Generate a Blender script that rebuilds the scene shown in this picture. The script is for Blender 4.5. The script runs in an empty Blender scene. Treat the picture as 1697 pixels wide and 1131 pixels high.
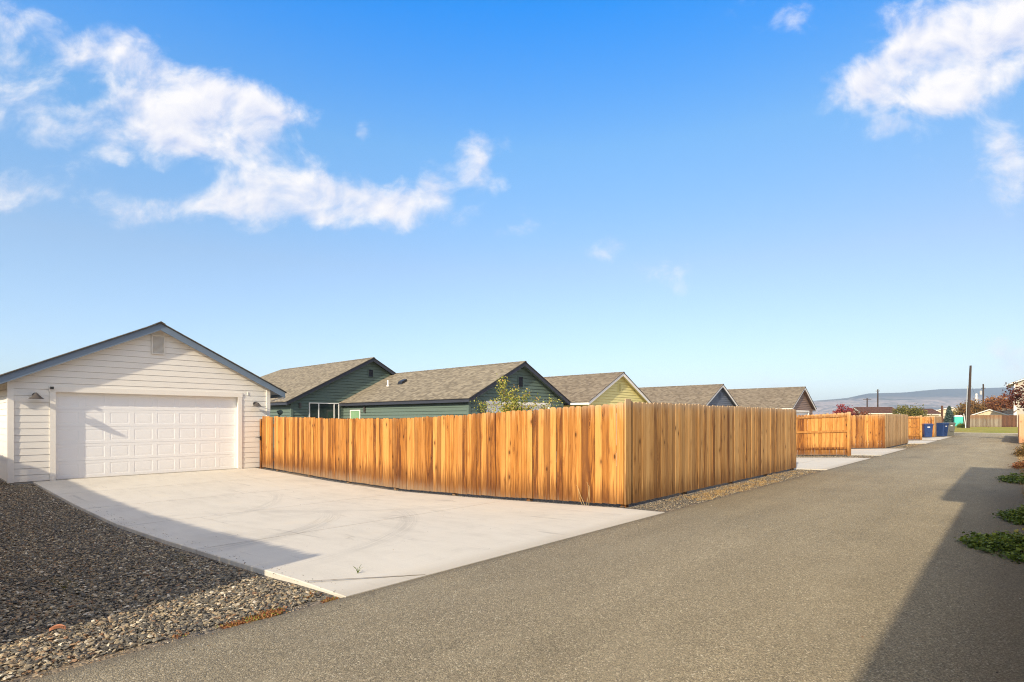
import bpy, math, random
import numpy as np
from mathutils import Vector, Matrix, noise as mnoise
R = math.radians
rng = np.random.default_rng(7)
random.seed(5)
scene = bpy.context.scene
col = scene.collection

# ------------------------------------------------------------------ helpers
def tag(o, label=None, cat=None, group=None, kind=None):
    if label: o['label'] = label
    if cat: o['category'] = cat
    if group: o['group'] = group
    if kind: o['kind'] = kind
    return o

def empty(name, loc, rz=0):
    o = bpy.data.objects.new(name, None); col.objects.link(o)
    o.location = loc; o.rotation_euler = (0, 0, rz); o.empty_display_size = .2
    return o

class MB:
    """collects geometry for ONE mesh object"""
    def __init__(s): s.v = []; s.f = []; s.r = []; s.rnd = 0.5; s.smooth = False
    def add(s, vs, fs):
        b = len(s.v); s.v += [tuple(p) for p in vs]
        for f in fs: s.f.append(tuple(b+i for i in f)); s.r.append(s.rnd)
    def box(s, x0, x1, y0, y1, z0, z1):
        s.add([(x0,y0,z0),(x1,y0,z0),(x1,y1,z0),(x0,y1,z0),(x0,y0,z1),(x1,y0,z1),(x1,y1,z1),(x0,y1,z1)],
              [(0,3,2,1),(4,5,6,7),(0,1,5,4),(1,2,6,5),(2,3,7,6),(3,0,4,7)])
    def prism(s, pts, d):
        """polygon pts (3d, any plane) extruded by vector d"""
        n = len(pts); d = Vector(d); a = [Vector(p) for p in pts]
        s.add(a+[p+d for p in a], [tuple(range(n))[::-1], tuple(range(n, 2*n))]+[(i,(i+1)%n,n+(i+1)%n,n+i) for i in range(n)])
    def tube(s, pts, rad, seg=8, cap=True):
        pts = [Vector(p) for p in pts]; n = len(pts)
        if not hasattr(rad, '__len__'): rad = [rad]*n
        vs = []; ref = Vector((.31,.17,.93))
        for i, p in enumerate(pts):
            t = (pts[min(i+1,n-1)]-pts[max(i-1,0)]).normalized()
            if abs(t.dot(ref)) > .95: ref = Vector((1,.1,.05))
            a = t.cross(ref).normalized(); b = t.cross(a)
            for k in range(seg):
                w = 2*math.pi*k/seg
                vs.append(p+(a*math.cos(w)+b*math.sin(w))*rad[i])
        fs = [(i*seg+k, i*seg+(k+1)%seg, (i+1)*seg+(k+1)%seg, (i+1)*seg+k) for i in range(n-1) for k in range(seg)]
        if cap: fs += [tuple(range(seg))[::-1], tuple(range((n-1)*seg, n*seg))]
        s.add(vs, fs)
    def lathe(s, prof, c=(0,0,0), seg=20):
        vs = []; n = len(prof)
        for r, z in prof:
            for k in range(seg):
                w = 2*math.pi*k/seg; vs.append((c[0]+r*math.cos(w), c[1]+r*math.sin(w), c[2]+z))
        s.add(vs, [(i*seg+k, i*seg+(k+1)%seg, (i+1)*seg+(k+1)%seg, (i+1)*seg+k) for i in range(n-1) for k in range(seg)])
    def build(s, name, mat, parent=None, loc=None, smooth=False):
        me = bpy.data.meshes.new(name)
        me.from_pydata([tuple(map(float, p)) for p in s.v], [], s.f)
        me.materials.append(mat)
        at = me.attributes.new('rnd', 'FLOAT', 'FACE'); at.data.foreach_set('value', np.array(s.r, dtype=np.float32))
        if smooth: me.polygons.foreach_set('use_smooth', [True]*len(me.polygons))
        me.update()
        o = bpy.data.objects.new(name, me); col.objects.link(o)
        if parent: o.parent = parent
        if loc: o.location = loc
        return o

def np_mesh(name, V, F, rnd, mat, parent=None, smooth=False):
    """V (n,3), F (m,k) all k-gons"""
    me = bpy.data.meshes.new(name); m, k = F.shape
    me.vertices.add(len(V)); me.vertices.foreach_set('co', V.astype(np.float32).ravel())
    me.loops.add(m*k); me.loops.foreach_set('vertex_index', F.astype(np.int32).ravel())
    me.polygons.add(m); me.polygons.foreach_set('loop_start', np.arange(0, m*k, k, dtype=np.int32))
    me.polygons.foreach_set('use_smooth', [smooth]*m)
    at = me.attributes.new('rnd', 'FLOAT', 'FACE'); at.data.foreach_set('value', rnd.astype(np.float32))
    me.materials.append(mat); me.update(calc_edges=True); me.validate()
    o = bpy.data.objects.new(name, me); col.objects.link(o)
    if parent: o.parent = parent
    return o

# ------------------------------------------------------------------ node DSL
class NT:
    def __init__(s, tree): s.t = tree; s.n = tree.nodes; s.l = tree.links
    def put(s, sock, v):
        if v is None: return
        if isinstance(v, bpy.types.NodeSocket): s.l.new(v, sock)
        elif hasattr(sock, 'default_value'):
            if hasattr(v, '__len__') and len(v) == 3 and sock.type == 'RGBA': v = (*v, 1)
            sock.default_value = v
    def node(s, typ, ins={}, **kw):
        n = s.n.new(typ)
        for k, v in kw.items(): setattr(n, k, v)
        for k, v in ins.items(): s.put(n.inputs[k], v)
        return n
    def math(s, op, a, b=None, c=None, clamp=False):
        n = s.node('ShaderNodeMath', operation=op); n.use_clamp = clamp
        for i, v in enumerate((a, b, c)):
            if v is not None: s.put(n.inputs[i], v)
        return n.outputs[0]
    def vm(s, op, a, b=None):
        n = s.node('ShaderNodeVectorMath', operation=op); s.put(n.inputs[0], a)
        if b is not None: s.put(n.inputs[1], b)
        return n.outputs['Value'] if op in ('LENGTH','DOT_PRODUCT') else n.outputs[0]
    def noise(s, vec, scale, detail=4, rough=.5, dist=0, dim='3D'):
        n = s.node('ShaderNodeTexNoise', noise_dimensions=dim)
        s.put(n.inputs['Vector'], vec); s.put(n.inputs['Scale'], scale); n.inputs['Detail'].default_value = detail
        n.inputs['Roughness'].default_value = rough; n.inputs['Distortion'].default_value = dist
        return n.outputs[0]
    def vor(s, vec, scale, feature='F1', out='Distance', rand=1):
        n = s.node('ShaderNodeTexVoronoi', feature=feature); s.put(n.inputs['Vector'], vec); s.put(n.inputs['Scale'], scale)
        n.inputs['Randomness'].default_value = rand
        return n.outputs[out]
    def ramp(s, fac, stops, interp='LINEAR'):
        n = s.node('ShaderNodeValToRGB'); s.put(n.inputs[0], fac); cr = n.color_ramp; cr.interpolation = interp
        while len(cr.elements) < len(stops): cr.elements.new(.5)
        for e, (p, c) in zip(cr.elements, stops):
            e.position = p; e.color = (c, c, c, 1) if not hasattr(c, '__len__') else (*c, 1)
        return n.outputs[0]
    def mix(s, fac, a, b, mode='MIX'):
        n = s.node('ShaderNodeMix', data_type='RGBA', blend_type=mode); s.put(n.inputs[0], fac)
        s.put(n.inputs[6], a); s.put(n.inputs[7], b); return n.outputs[2]
    def mapping(s, vec, scale=(1,1,1), loc=(0,0,0), rot=(0,0,0)):
        n = s.node('ShaderNodeMapping'); s.put(n.inputs[0], vec); n.inputs[1].default_value = loc
        n.inputs[2].default_value = rot; n.inputs[3].default_value = scale; return n.outputs[0]
    def smooth(s, x, a, b):
        n = s.node('ShaderNodeMapRange', interpolation_type='SMOOTHSTEP'); s.put(n.inputs[0], x)
        s.put(n.inputs[1], a); s.put(n.inputs[2], b); return n.outputs[0]
    def sep(s, v): return s.node('ShaderNodeSeparateXYZ', {0: v}).outputs
    def comb(s, x, y, z): return s.node('ShaderNodeCombineXYZ', {0: x, 1: y, 2: z}).outputs[0]

def material(name, fn, rough=.8, spec=.3, metallic=0):
    m = bpy.data.materials.new(name); m.use_nodes = True
    N = NT(m.node_tree); b = m.node_tree.nodes['Principled BSDF']
    b.inputs['Roughness'].default_value = rough; b.inputs['Specular IOR Level'].default_value = spec
    b.inputs['Metallic'].default_value = metallic
    tc = N.node('ShaderNodeTexCoord').outputs['Object']
    geo = N.node('ShaderNodeNewGeometry').outputs['Position']
    rnd = N.node('ShaderNodeAttribute', attribute_name='rnd').outputs['Fac']
    res = fn(N, tc, geo, rnd)
    colr, hgt, dist = (res+(None, None))[:3] if isinstance(res, tuple) else (res, None, None)
    N.put(b.inputs['Base Color'], colr)
    if hgt is not None:
        bp = N.node('ShaderNodeBump', {'Height': hgt, 'Distance': dist or .01}); bp.inputs['Strength'].default_value = 1
        N.put(b.inputs['Normal'], bp.outputs[0])
    return m

def painted(name, c, rough=.55, var=.06, spec=.35, bump=.0008):
    def fn(N, tc, g, r):
        n = N.noise(g, 3, 5, .6); n2 = N.noise(N.mapping(g, (2, 2, 30)), 6, 4, .6)
        k = N.math('ADD', N.math('MULTIPLY', n, var*2), 1-var)
        return N.mix(1, c, N.comb(k, k, k), 'MULTIPLY'), n2, bump
    return material(name, fn, rough, spec)

def wood(name, cl, cm, cd, grey=.0, rust=0):
    """planks: rnd per board shifts the grain, hue and stain"""
    def fn(N, tc, g, r):
        x, y, z = N.sep(tc)
        u = N.math('ADD', x, y)                              # runs along either fence direction
        off = N.math('MULTIPLY', r, 91.7)
        p = N.comb(u, off, z)
        warp = N.noise(N.mapping(p, (3, 1, 1.2)), 1.3, 3, .5)
        fine = N.noise(N.comb(N.math('ADD', N.math('MULTIPLY', u, 110), N.math('MULTIPLY', warp, 14)), off, N.math('MULTIPLY', z, 1.6)), 1, 6, .75)
        broad = N.noise(N.comb(N.math('MULTIPLY', u, 16), off, N.math('MULTIPLY', z, .9)), 1, 4, .6, 1.2)
        kv = N.comb(N.math('MULTIPLY', u, 7.2), off, N.math('MULTIPLY', z, 3.0))
        kd = N.vor(kv, 1, 'F1', 'Distance')
        kc = N.smooth(N.sep(N.vor(kv, 1, 'F1', 'Color'))[0], .50, .56); knot = N.math('MULTIPLY', N.smooth(kd, .20, .06), kc); halo = N.math('MULTIPLY', N.smooth(kd, .46, .10), kc)
        rings = N.math('MULTIPLY', N.math('SINE', N.math('MULTIPLY', kd, 55)), .12)
        t = N.math('ADD', N.math('MULTIPLY', broad, 1.1), N.math('MULTIPLY', fine, .75)); t = N.math('SUBTRACT', t, .22)
        t = N.math('ADD', t, N.math('MULTIPLY', N.math('SUBTRACT', r, .5), .55))
        t = N.math('ADD', t, N.math('MULTIPLY', N.math('MULTIPLY', rings, halo), 1.0))
        t = N.math('ADD', t, .03)
        c = N.ramp(t, [(.42, cd), (.60, cm), (.80, tuple(.6*a+.4*b for a, b in zip(cm, cl))), (1.0, cl)])
        # per board second random: warm/cool
        r2 = N.math('FRACT', N.math('MULTIPLY', r, 17.31))
        c = N.mix(N.math('MULTIPLY', N.smooth(r2, .55, 1), .30), c, cl)
        r3 = N.math('FRACT', N.math('MULTIPLY', r, 43.7))
        c = N.mix(N.math('MULTIPLY', N.smooth(r3, .72, 1), .55), c, cd)
        c = N.mix(N.math('MULTIPLY', halo, .35), c, cd)
        c = N.mix(N.math('MULTIPLY', knot, .85), c, tuple(v*.35 for v in cd))
        # rain-splash stain of the lower boards and bleached tops, uneven
        zn = N.math('ADD', z, N.math('MULTIPLY', N.math('SUBTRACT', broad, .5), 1.1))
        st = N.smooth(zn, .55, .0)
        c = N.mix(N.math('MULTIPLY', st, .7), c, tuple(v*.75 for v in cd))
        foot = N.smooth(N.math('ADD', z, N.math('ADD', N.math('MULTIPLY', N.math('SUBTRACT', fine, .5), .5), N.math('MULTIPLY', N.math('SUBTRACT', broad, .5), .6))), .05, -.25)
        c = N.mix(N.math('MULTIPLY', foot, .45), c, (.36, .28, .19))
        top = N.smooth(zn, 1.45, 1.95)
        c = N.mix(N.math('MULTIPLY', top, .40), c, (.55, .38, .22) if cm[0] > .2 else cm)
        tp = N.smooth(N.math('ADD', z, N.math('MULTIPLY', N.math('SUBTRACT', fine, .5), .16)), 1.66, 1.84)
        if cm[0] > .2: c = N.mix(N.math('MULTIPLY', tp, .55), c, (.50,.38,.26))
        if rust: c = N.mix(N.math('MULTIPLY', N.smooth(N.math('ADD', z, N.math('MULTIPLY', N.math('SUBTRACT', broad, .5), 2.4)), 1.5, 1.9), .85), c, (.20,.075,.025))
        if cm[0] < .1: c = N.mix(.6, c, cm)
        if grey: c = N.mix(grey, c, N.ramp(t, [(.3, (.16,.12,.08)), (.9, (.42,.33,.22))]))
        return c, fine, .0012
    return material(name, fn, .72, .25)

# ------------------------------------------------------------------ materials
M = {}
M['cedar'] = wood('cedar_orange', (.60,.285,.075), (.365,.138,.022), (.125,.040,.010))
M['cedar_aged'] = wood('cedar_weathered', (.64,.37,.14), (.44,.215,.062), (.16,.066,.020), grey=.0)
M['cedar_side'] = wood('cedar_tan', (.62,.40,.19), (.46,.26,.10), (.24,.12,.04), grey=.15)
M['old_wood'] = wood('old_grey_wood', (.24,.215,.18), (.18,.155,.13), (.12,.07,.04), grey=.3, rust=1)
M['rust_wood'] = wood('rust_wood', (.16,.07,.035), (.10,.045,.025), (.05,.025,.015))
M['pink_wood'] = wood('salmon_wood', (.66,.36,.20), (.58,.30,.15), (.40,.19,.09))
M['pole'] = wood('pole_wood', (.075,.045,.028), (.05,.03,.02), (.025,.015,.01))
M['cream'] = painted('cream_siding', (.74,.705,.64), .6, .05)
M['trim'] = painted('cream_trim', (.76,.72,.65), .5, .03)
M['door_white'] = painted('white_door_paint', (.78,.775,.765), .4, .03, .4, .0004)
M['vent_c'] = painted('vent_cream', (.66,.62,.55), .5, .03)
M['slate_blue'] = painted('slate_blue_trim', (.155,.205,.27), .5, .05)
M['green'] = painted('green_siding', (.112,.155,.128), .6, .07)
M['charcoal'] = painted('charcoal_trim', (.042,.046,.062), .5, .06)
M['yellow'] = painted('yellow_siding', (.70,.62,.27), .6, .05)
M['white_trim'] = painted('white_trim', (.80,.77,.72), .5, .03)
M['greyblue'] = painted('grey_siding', (.13,.15,.19), .6, .06)
M['brown'] = painted('brown_siding', (.25,.165,.125), .6, .06)
M['tan'] = painted('tan_siding', (.62,.50,.34), .7, .08)
M['black'] = painted('black_metal', (.02,.02,.022), .4, .1)
M['bronze'] = painted('bronze_metal', (.075,.065,.06), .38, .15, .5)
M['grey_metal'] = painted('grey_metal', (.45,.45,.44), .4, .08, .5)
M['foundation'] = painted('foundation_concrete', (.42,.39,.34), .9, .15, .2, .003)
M['bin_blue'] = painted('blue_plastic', (.012,.038,.135), .42, .08, .4)
M['bin_grey'] = painted('grey_plastic', (.125,.125,.11), .5, .08, .4)
M['rubber'] = painted('rubber', (.02,.02,.02), .7, .1)
M['label'] = painted('white_label', (.75,.75,.75), .5, .02)
M['teal'] = painted('teal_plastic', (.06,.50,.42), .45, .05)
M['straw'] = material('straw', lambda N, t, g, r: N.ramp(r, [(0, (.20,.11,.045)), (.5, (.38,.24,.10)), (1, (.52,.39,.19))]), .8, .2)
M['terracotta_leaf'] = material('terracotta_leaf', lambda N, t, g, r: N.mix(N.noise(g, 40), (.42,.16,.08), (.62,.30,.18)), .6)

def glass_fn(N, tc, g, r): return N.mix(N.noise(g, 1.3), (.012,.022,.022), (.03,.045,.042))
M['glass'] = material('window_glass', glass_fn, .06, .6)
M['glass_green'] = material('green_glass', lambda N, t, g, r: N.mix(N.noise(g, 2), (.16,.30,.16), (.26,.42,.24)), .15, .5)

def shingle(name, c1, c2, c3):
    def fn(N, tc, g, r):
        x, y, z = N.sep(tc)
        v = N.math('MULTIPLY', z, 2.24)
        row = N.math('FLOOR', N.math('DIVIDE', v, .145))
        sh = N.math('MULTIPLY', N.math('FRACT', N.math('MULTIPLY', N.math('SINE', N.math('MULTIPLY', row, 12.9898)), 43.5)), 1.0)
        al = N.math('ADD', x, sh)
        cell = N.math('FLOOR', N.math('DIVIDE', al, .23))
        rnd2 = N.node('ShaderNodeTexWhiteNoise', {'Vector': N.comb(cell, row, 3.1)}, noise_dimensions='3D').outputs['Value']
        n = N.noise(N.comb(N.math('MULTIPLY', al, 2.2), row, 0), 1, 3, .6)
        t = N.math('ADD', N.math('MULTIPLY', rnd2, .6), N.math('MULTIPLY', n, .5))
        c = N.ramp(t, [(.22, c1), (.55, c2), (.9, c3)])
        gr = N.noise(g, 260, 2, .7)
        c = N.mix(.30, c, N.ramp(gr, [(.3, tuple(.4*k for k in c2)), (.7, tuple(1.5*k for k in c2))]))
        edge = N.math('FRACT', N.math('DIVIDE', v, .145))
        c = N.mix(N.math('MULTIPLY', N.smooth(edge, .14, .0), .55), c, tuple(.35*k for k in c1))
        big = N.noise(g, .35, 3, .5)
        c = N.mix(N.math('MULTIPLY', big, .2), c, c3)
        return c, N.math('ADD', edge, N.math('MULTIPLY', rnd2, .6)), .012
    return material(name, fn, .92, .15)
M['shingle'] = shingle('shingle_tan', (.09,.075,.06), (.205,.175,.13), (.33,.285,.215))
M['shingle_b'] = shingle('shingle_brown', (.09,.07,.055), (.19,.155,.115), (.29,.24,.18))
M['shingle_d'] = shingle('shingle_redbrown', (.05,.025,.02), (.10,.05,.04), (.15,.08,.06))
M['roof_edge'] = painted('roof_edge', (.05,.045,.045), .8, .15)

def asphalt_fn(N, tc, g, r):
    v = N.vor(g, 125, 'F1', 'Color'); vr = N.sep(v)[0]; vg = N.sep(v)[1]
    st = N.ramp(vr, [(0, (.09,.08,.06)), (.35, (.215,.18,.12)), (.7, (.36,.295,.185)), (.93, (.54,.45,.30)), (1, (.85,.76,.58))])
    v2 = N.sep(N.vor(g, 260, 'F1', 'Color'))[0]
    st2 = N.ramp(v2, [(0, (.11,.095,.07)), (.6, (.30,.25,.16)), (1, (.52,.44,.30))])
    c = N.mix(.45, st, st2)
    big = N.noise(g, .55, 5, .55); mid = N.noise(N.mapping(g, (1.2,.22,1)), 1.0, 5, .6)
    k = N.math('ADD', N.math('MULTIPLY', big, .42), N.math('MULTIPLY', mid, .42)); k = N.math('ADD', k, .60)
    c = N.mix(1, c, N.comb(k, k, k), 'MULTIPLY')
    # tar-dark crack seams, sparse
    cr = N.vor(N.mapping(N.vm('ADD', g, N.node('ShaderNodeTexNoise', {'Vector': g, 'Scale': 1.5}).outputs[1]), (.55,.12,1)), 1, 'DISTANCE_TO_EDGE')
    ck = N.smooth(cr, .012, .002); ck = N.math('MULTIPLY', ck, N.smooth(N.noise(g, .25, 2, .5), .50, .62))
    c = N.mix(N.math('MULTIPLY', ck, .22), c, (.06,.055,.045))
    wp = N.noise(N.mapping(g, (1.9,.05,1)), 1, 2, .5)
    kw = N.math('ADD', N.math('MULTIPLY', wp, .30), .85); c = N.mix(1, c, N.comb(kw, kw, kw), 'MULTIPLY')
    oil = N.math('MULTIPLY', N.smooth(N.vor(N.vm('ADD', g, N.vm('MULTIPLY', N.node('ShaderNodeTexNoise', {'Vector': g, 'Scale': 6.0}).outputs[1], (.12,.12,0))), .42, 'F1', 'Distance'), .17, .05), N.smooth(N.noise(g, .9, 2, .5), .45, .6))
    c = N.mix(N.math('MULTIPLY', oil, .30), c, (.07,.062,.05))
    pt = N.smooth(N.noise(N.mapping(g, (1,.45,1)), 1.3, 6, .7), .50, .66)
    c = N.mix(N.math('MULTIPLY', pt, .20), c, (.42,.36,.25))
    x, y, z = N.sep(g)
    # dusty, browner towards the right-hand verge
    e = N.smooth(N.math('ADD', x, N.math('MULTIPLY', big, .7)), -.3, .6)
    c = N.mix(N.math('MULTIPLY', e, .5), c, (.13,.09,.055))
    l = N.smooth(N.math('ADD', x, N.math('MULTIPLY', mid, -.25)), -4.12, -4.30)
    c = N.mix(N.math('MULTIPLY', l, .6), c, (.17,.14,.10))
    h = N.vor(g, 125, 'F1', 'Distance')
    return c, N.math('ADD', h, N.math('MULTIPLY', v2, .4)), -.005
M['asphalt'] = material('asphalt', asphalt_fn, .88, .25)

def concrete_fn(N, tc, g, r):
    x, y, z = N.sep(g)
    a = N.noise(g, .5, 5, .6); b = N.noise(N.mapping(g, (1, 3.5, 1)), 1.4, 6, .65); f = N.noise(g, 150, 3, .7)
    c = N.ramp(N.math('ADD', N.math('MULTIPLY', a, .55), N.math('MULTIPLY', b, .45)), [(.3, (.47,.435,.375)), (.5, (.57,.53,.46)), (.7, (.62,.58,.505))])
    c = N.mix(.16, c, N.ramp(f, [(.35, (.25,.24,.22)), (.65, (.8,.78,.74))]))
    c = N.mix(N.math('MULTIPLY', N.smooth(N.noise(N.mapping(g, (.9,.9,1)), 1.1, 4, .6), .58, .75), .35), c, (.60,.53,.42))
    # tyre scuffs: concentric arcs of two turning tracks
    def arc(cx, cy, rr, w, dens, a0):
        dx = N.math('SUBTRACT', x, cx); dy = N.math('SUBTRACT', y, cy)
        d = N.math('SQRT', N.math('ADD', N.math('MULTIPLY', dx, dx), N.math('MULTIPLY', dy, dy)))
        q = N.smooth(N.math('ABSOLUTE', N.math('SUBTRACT', d, rr)), w, w*.3)
        ang = N.math('ARCTAN2', dy, dx)
        sw = N.smooth(N.math('ABSOLUTE', N.math('SUBTRACT', ang, a0)), .75, .2)
        tr = N.ramp(N.noise(N.comb(N.math('MULTIPLY', d, 38), N.math('MULTIPLY', ang, 3), 0), 1, 2, .6), [(.40, 0.), (.62, 1.)])
        return N.math('MULTIPLY', N.math('MULTIPLY', q, tr), N.math('MULTIPLY', sw, dens))
    tot = arc(-10.6, 2.2, 3.3, .28, .38, .55)
    tot = N.math('ADD', tot, arc(-10.0, 1.8, 4.6, .22, .30, .75))
    tot = N.math('ADD', tot, arc(-12.0, 9.0, 4.6, .25, .26, -.9))
    tot = N.math('ADD', tot, arc(-14.0, 2.0, 4.0, .20, .26, .9))
    sm = N.smooth(N.noise(N.mapping(g, (.45, 3.6, 1), rot=(0,0,-.74)), 1.0, 6, .7, .5), .585, .70)
    tot = N.math('ADD', tot, N.math('MULTIPLY', sm, .42), clamp=True)
    c = N.mix(tot, c, (.20,.19,.18))
    c = N.mix(N.math('MULTIPLY', N.smooth(N.noise(N.mapping(g, (60,1.5,1)), 1, 3, .6), .4, .7), .07), c, (.25,.24,.22))
    m2 = N.smooth(N.noise(N.mapping(g, (.7,.7,1), (3,1,0)), 1.7, 7, .7, .6), .54, .70)
    c = N.mix(N.math('MULTIPLY', m2, .22), c, (.33,.315,.29))
    # pits and specks
    sp = N.smooth(N.vor(g, 2.4, 'F1', 'Distance'), .022, .012)
    c = N.mix(N.math('MULTIPLY', sp, .8), c, (.09,.08,.07))
    # stain next to the slab edges at the alley
    e = N.smooth(N.math('ADD', x, N.math('MULTIPLY', b, .3)), -4.35, -4.0)
    c = N.mix(N.math('MULTIPLY', e, .4), c, (.36,.31,.24))
    return c, f, .0012
M['concrete'] = material('concrete', concrete_fn, .85, .2)
M['joint'] = painted('joint_filler', (.24,.20,.15), .95, .3)

def ground_fn(N, tc, g, r):
    v = N.sep(N.vor(g, 34, 'F1', 'Color'))[0]
    st = N.ramp(v, [(0, (.05,.05,.052)), (.4, (.11,.10,.09)), (.75, (.20,.17,.135)), (1, (.33,.28,.21))])
    d = N.noise(g, .5, 6, .6)
    dirt = N.ramp(N.noise(g, 9, 6, .7), [(.3, (.17,.12,.075)), (.7, (.33,.25,.16))])
    c = N.mix(N.smooth(d, .50, .66), st, dirt)
    x, y, z = N.sep(g)
    far = N.smooth(y, 95, 160)
    fld = N.ramp(N.noise(g, .012, 5, .6), [(.35, (.17,.15,.06)), (.55, (.30,.23,.11)), (.7, (.22,.19,.07))])
    c = N.mix(far, c, fld)
    return c, N.vor(g, 34), -.012
M['ground'] = material('ground_gravel', ground_fn, .95, .15)

def stone_fn(N, tc, g, r):
    c = N.ramp(r, [(0, (.048,.044,.040)), (.22, (.10,.092,.080)), (.45, (.175,.158,.125)), (.64, (.26,.212,.145)), (.80, (.38,.30,.19)), (.88, (.22,.12,.065)), (.95, (.50,.43,.31)), (1, (.64,.57,.46))])
    n = N.noise(g, 90, 4, .65)
    return N.mix(.35, c, N.mix(1, c, N.ramp(n, [(.3, .45), (.7, 1.7)]), 'MULTIPLY')), n, .002
M['stone'] = material('gravel_stone', stone_fn, .85, .25)

def grass_sheet(N, tc, g, r):
    n = N.noise(g, .35, 6, .65); m = N.noise(g, 7, 4, .7)
    c = N.ramp(N.math('ADD', N.math('MULTIPLY', n, .7), N.math('MULTIPLY', m, .3)), [(.38, (.24,.13,.05)), (.45, (.36,.29,.09)), (.53, (.27,.27,.045)), (.66, (.16,.20,.03))])
    return c, m, .05
M['lawn'] = material('lawn', grass_sheet, .95, .1)

def hill_fn(N, tc, g, r):
    x, y, z = N.sep(g)
    n = N.noise(N.mapping(g, (.0030,.0030,.022)), 1, 7, .66, 1.2)
    c = N.ramp(n, [(.40, (.06,.07,.08)), (.46, (.20,.17,.17)), (.52, (.38,.30,.28)), (.57, (.12,.12,.14)), (.64, (.36,.29,.27))])
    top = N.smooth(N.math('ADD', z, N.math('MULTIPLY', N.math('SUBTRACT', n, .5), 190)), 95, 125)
    c = N.mix(N.math('MULTIPLY', top, .92), c, (.035,.055,.085))  # blue of the distance haze put into the upper slope colour
    return c
M['dirt'] = material('dirt', lambda N, t, g, r: N.ramp(N.noise(g, 1.2, 6, .7), [(.3, (.30,.17,.08)), (.6, (.42,.27,.13)), (.75, (.30,.27,.09))]), .95, .1)
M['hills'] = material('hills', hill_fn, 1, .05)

def leafm(name, stops, trans=.25, rough=.55):
    m = material(name, lambda N, t, g, r: N.ramp(r, stops), rough, .3)
    nt = m.node_tree; b = nt.nodes['Principled BSDF']; out = [n for n in nt.nodes if n.type == 'OUTPUT_MATERIAL'][0]
    tr = nt.nodes.new('ShaderNodeBsdfTranslucent'); mx = nt.nodes.new('ShaderNodeMixShader'); mx.inputs[0].default_value = trans
    src = b.inputs['Base Color'].links[0].from_socket
    nt.links.new(src, tr.inputs[0]); nt.links.new(b.outputs[0], mx.inputs[1]); nt.links.new(tr.outputs[0], mx.inputs[2]); nt.links.new(mx.outputs[0], out.inputs[0])
    return m
M['lf_sapling'] = leafm('leaf_sapling', [(0, (.13,.16,.025)), (.5, (.32,.33,.055)), (.85, (.55,.50,.12)), (1, (.50,.26,.07))])
M['lf_red'] = leafm('leaf_crimson', [(0, (.12,.012,.018)), (.6, (.27,.03,.04)), (1, (.40,.08,.06))])
M['lf_russet'] = leafm('leaf_russet', [(0, (.10,.035,.015)), (.5, (.24,.085,.03)), (1, (.40,.19,.06))])
M['lf_maple'] = leafm('leaf_maple', [(0, (.05,.014,.01)), (.5, (.16,.038,.02)), (.8, (.28,.09,.035)), (1, (.12,.10,.03))])
M['lf_orange'] = leafm('leaf_brownorange', [(0, (.07,.06,.015)), (.5, (.20,.11,.03)), (1, (.30,.15,.04))])
M['lf_olive'] = leafm('leaf_olive', [(0, (.06,.07,.015)), (.5, (.16,.15,.03)), (1, (.30,.24,.06))])
M['lf_spruce'] = leafm('needle_spruce', [(0, (.03,.055,.045)), (.5, (.06,.10,.085)), (1, (.11,.16,.13))], .1)
M['lf_weed'] = leafm('leaf_weed', [(0, (.04,.06,.008)), (.5, (.12,.17,.02)), (.85, (.27,.31,.04)), (1, (.42,.33,.07))])
M['lf_moss'] = leafm('leaf_moss', [(0, (.14,.05,.02)), (.45, (.34,.13,.05)), (.7, (.42,.21,.08)), (.88, (.26,.24,.05)), (1, (.16,.24,.04))])
M['bark'] = painted('bark', (.16,.11,.08), .9, .2, .2, .006)

# ------------------------------------------------------------------ terrain height
HX = [-6500,-60,-19.6,-14.5,-11.2,-8.7,-6.7,-5.0,-4.2,6500]
HZ = [-.2,-.2,-.19,-.28,-.28,-.19,-.10,-.02,0,0]
def h(x): return np.interp(x, HX, HZ)
def g(x, y):
    """gravel / dirt surface"""
    x = np.asarray(x, float); y = np.asarray(y, float)
    d = np.where(x < -4.4, np.clip((-4.4-x)/.8, 0, 1), 0)
    left = np.clip((2.9-y)/.5, 0, 1)
    return h(x) - .014 - d*left*.026 - np.where(x < -5.2, .006, 0)

def ground():
    xs = [-6500,-2500,-900,-300,-120,-60,-40,-19.6,-14.5,-11.2,-8.7,-6.7,-6,-5.4,-5.0,-4.7,-4.4,-4.2,-3,0,.4,2,10,40,120,500,1500,4000,6500]
    ys = [-1500,-400,-100,-30,-10,-4,0,1.5,2.1,2.4,2.6,2.9,3.2,5,8,9,14,20,30,45,60,75,90,130,200,400,900,2000,4000,6500]
    V = np.array([(x, y, float(g(x, y))) for y in ys for x in xs]); nx = len(xs)
    F = np.array([(j*nx+i, j*nx+i+1, (j+1)*nx+i+1, (j+1)*nx+i) for j in range(len(ys)-1) for i in range(nx-1)])
    o = np_mesh('ground', V, F, np.zeros(len(F)), M['ground']); tag(o, kind='structure')
ground()

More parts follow.
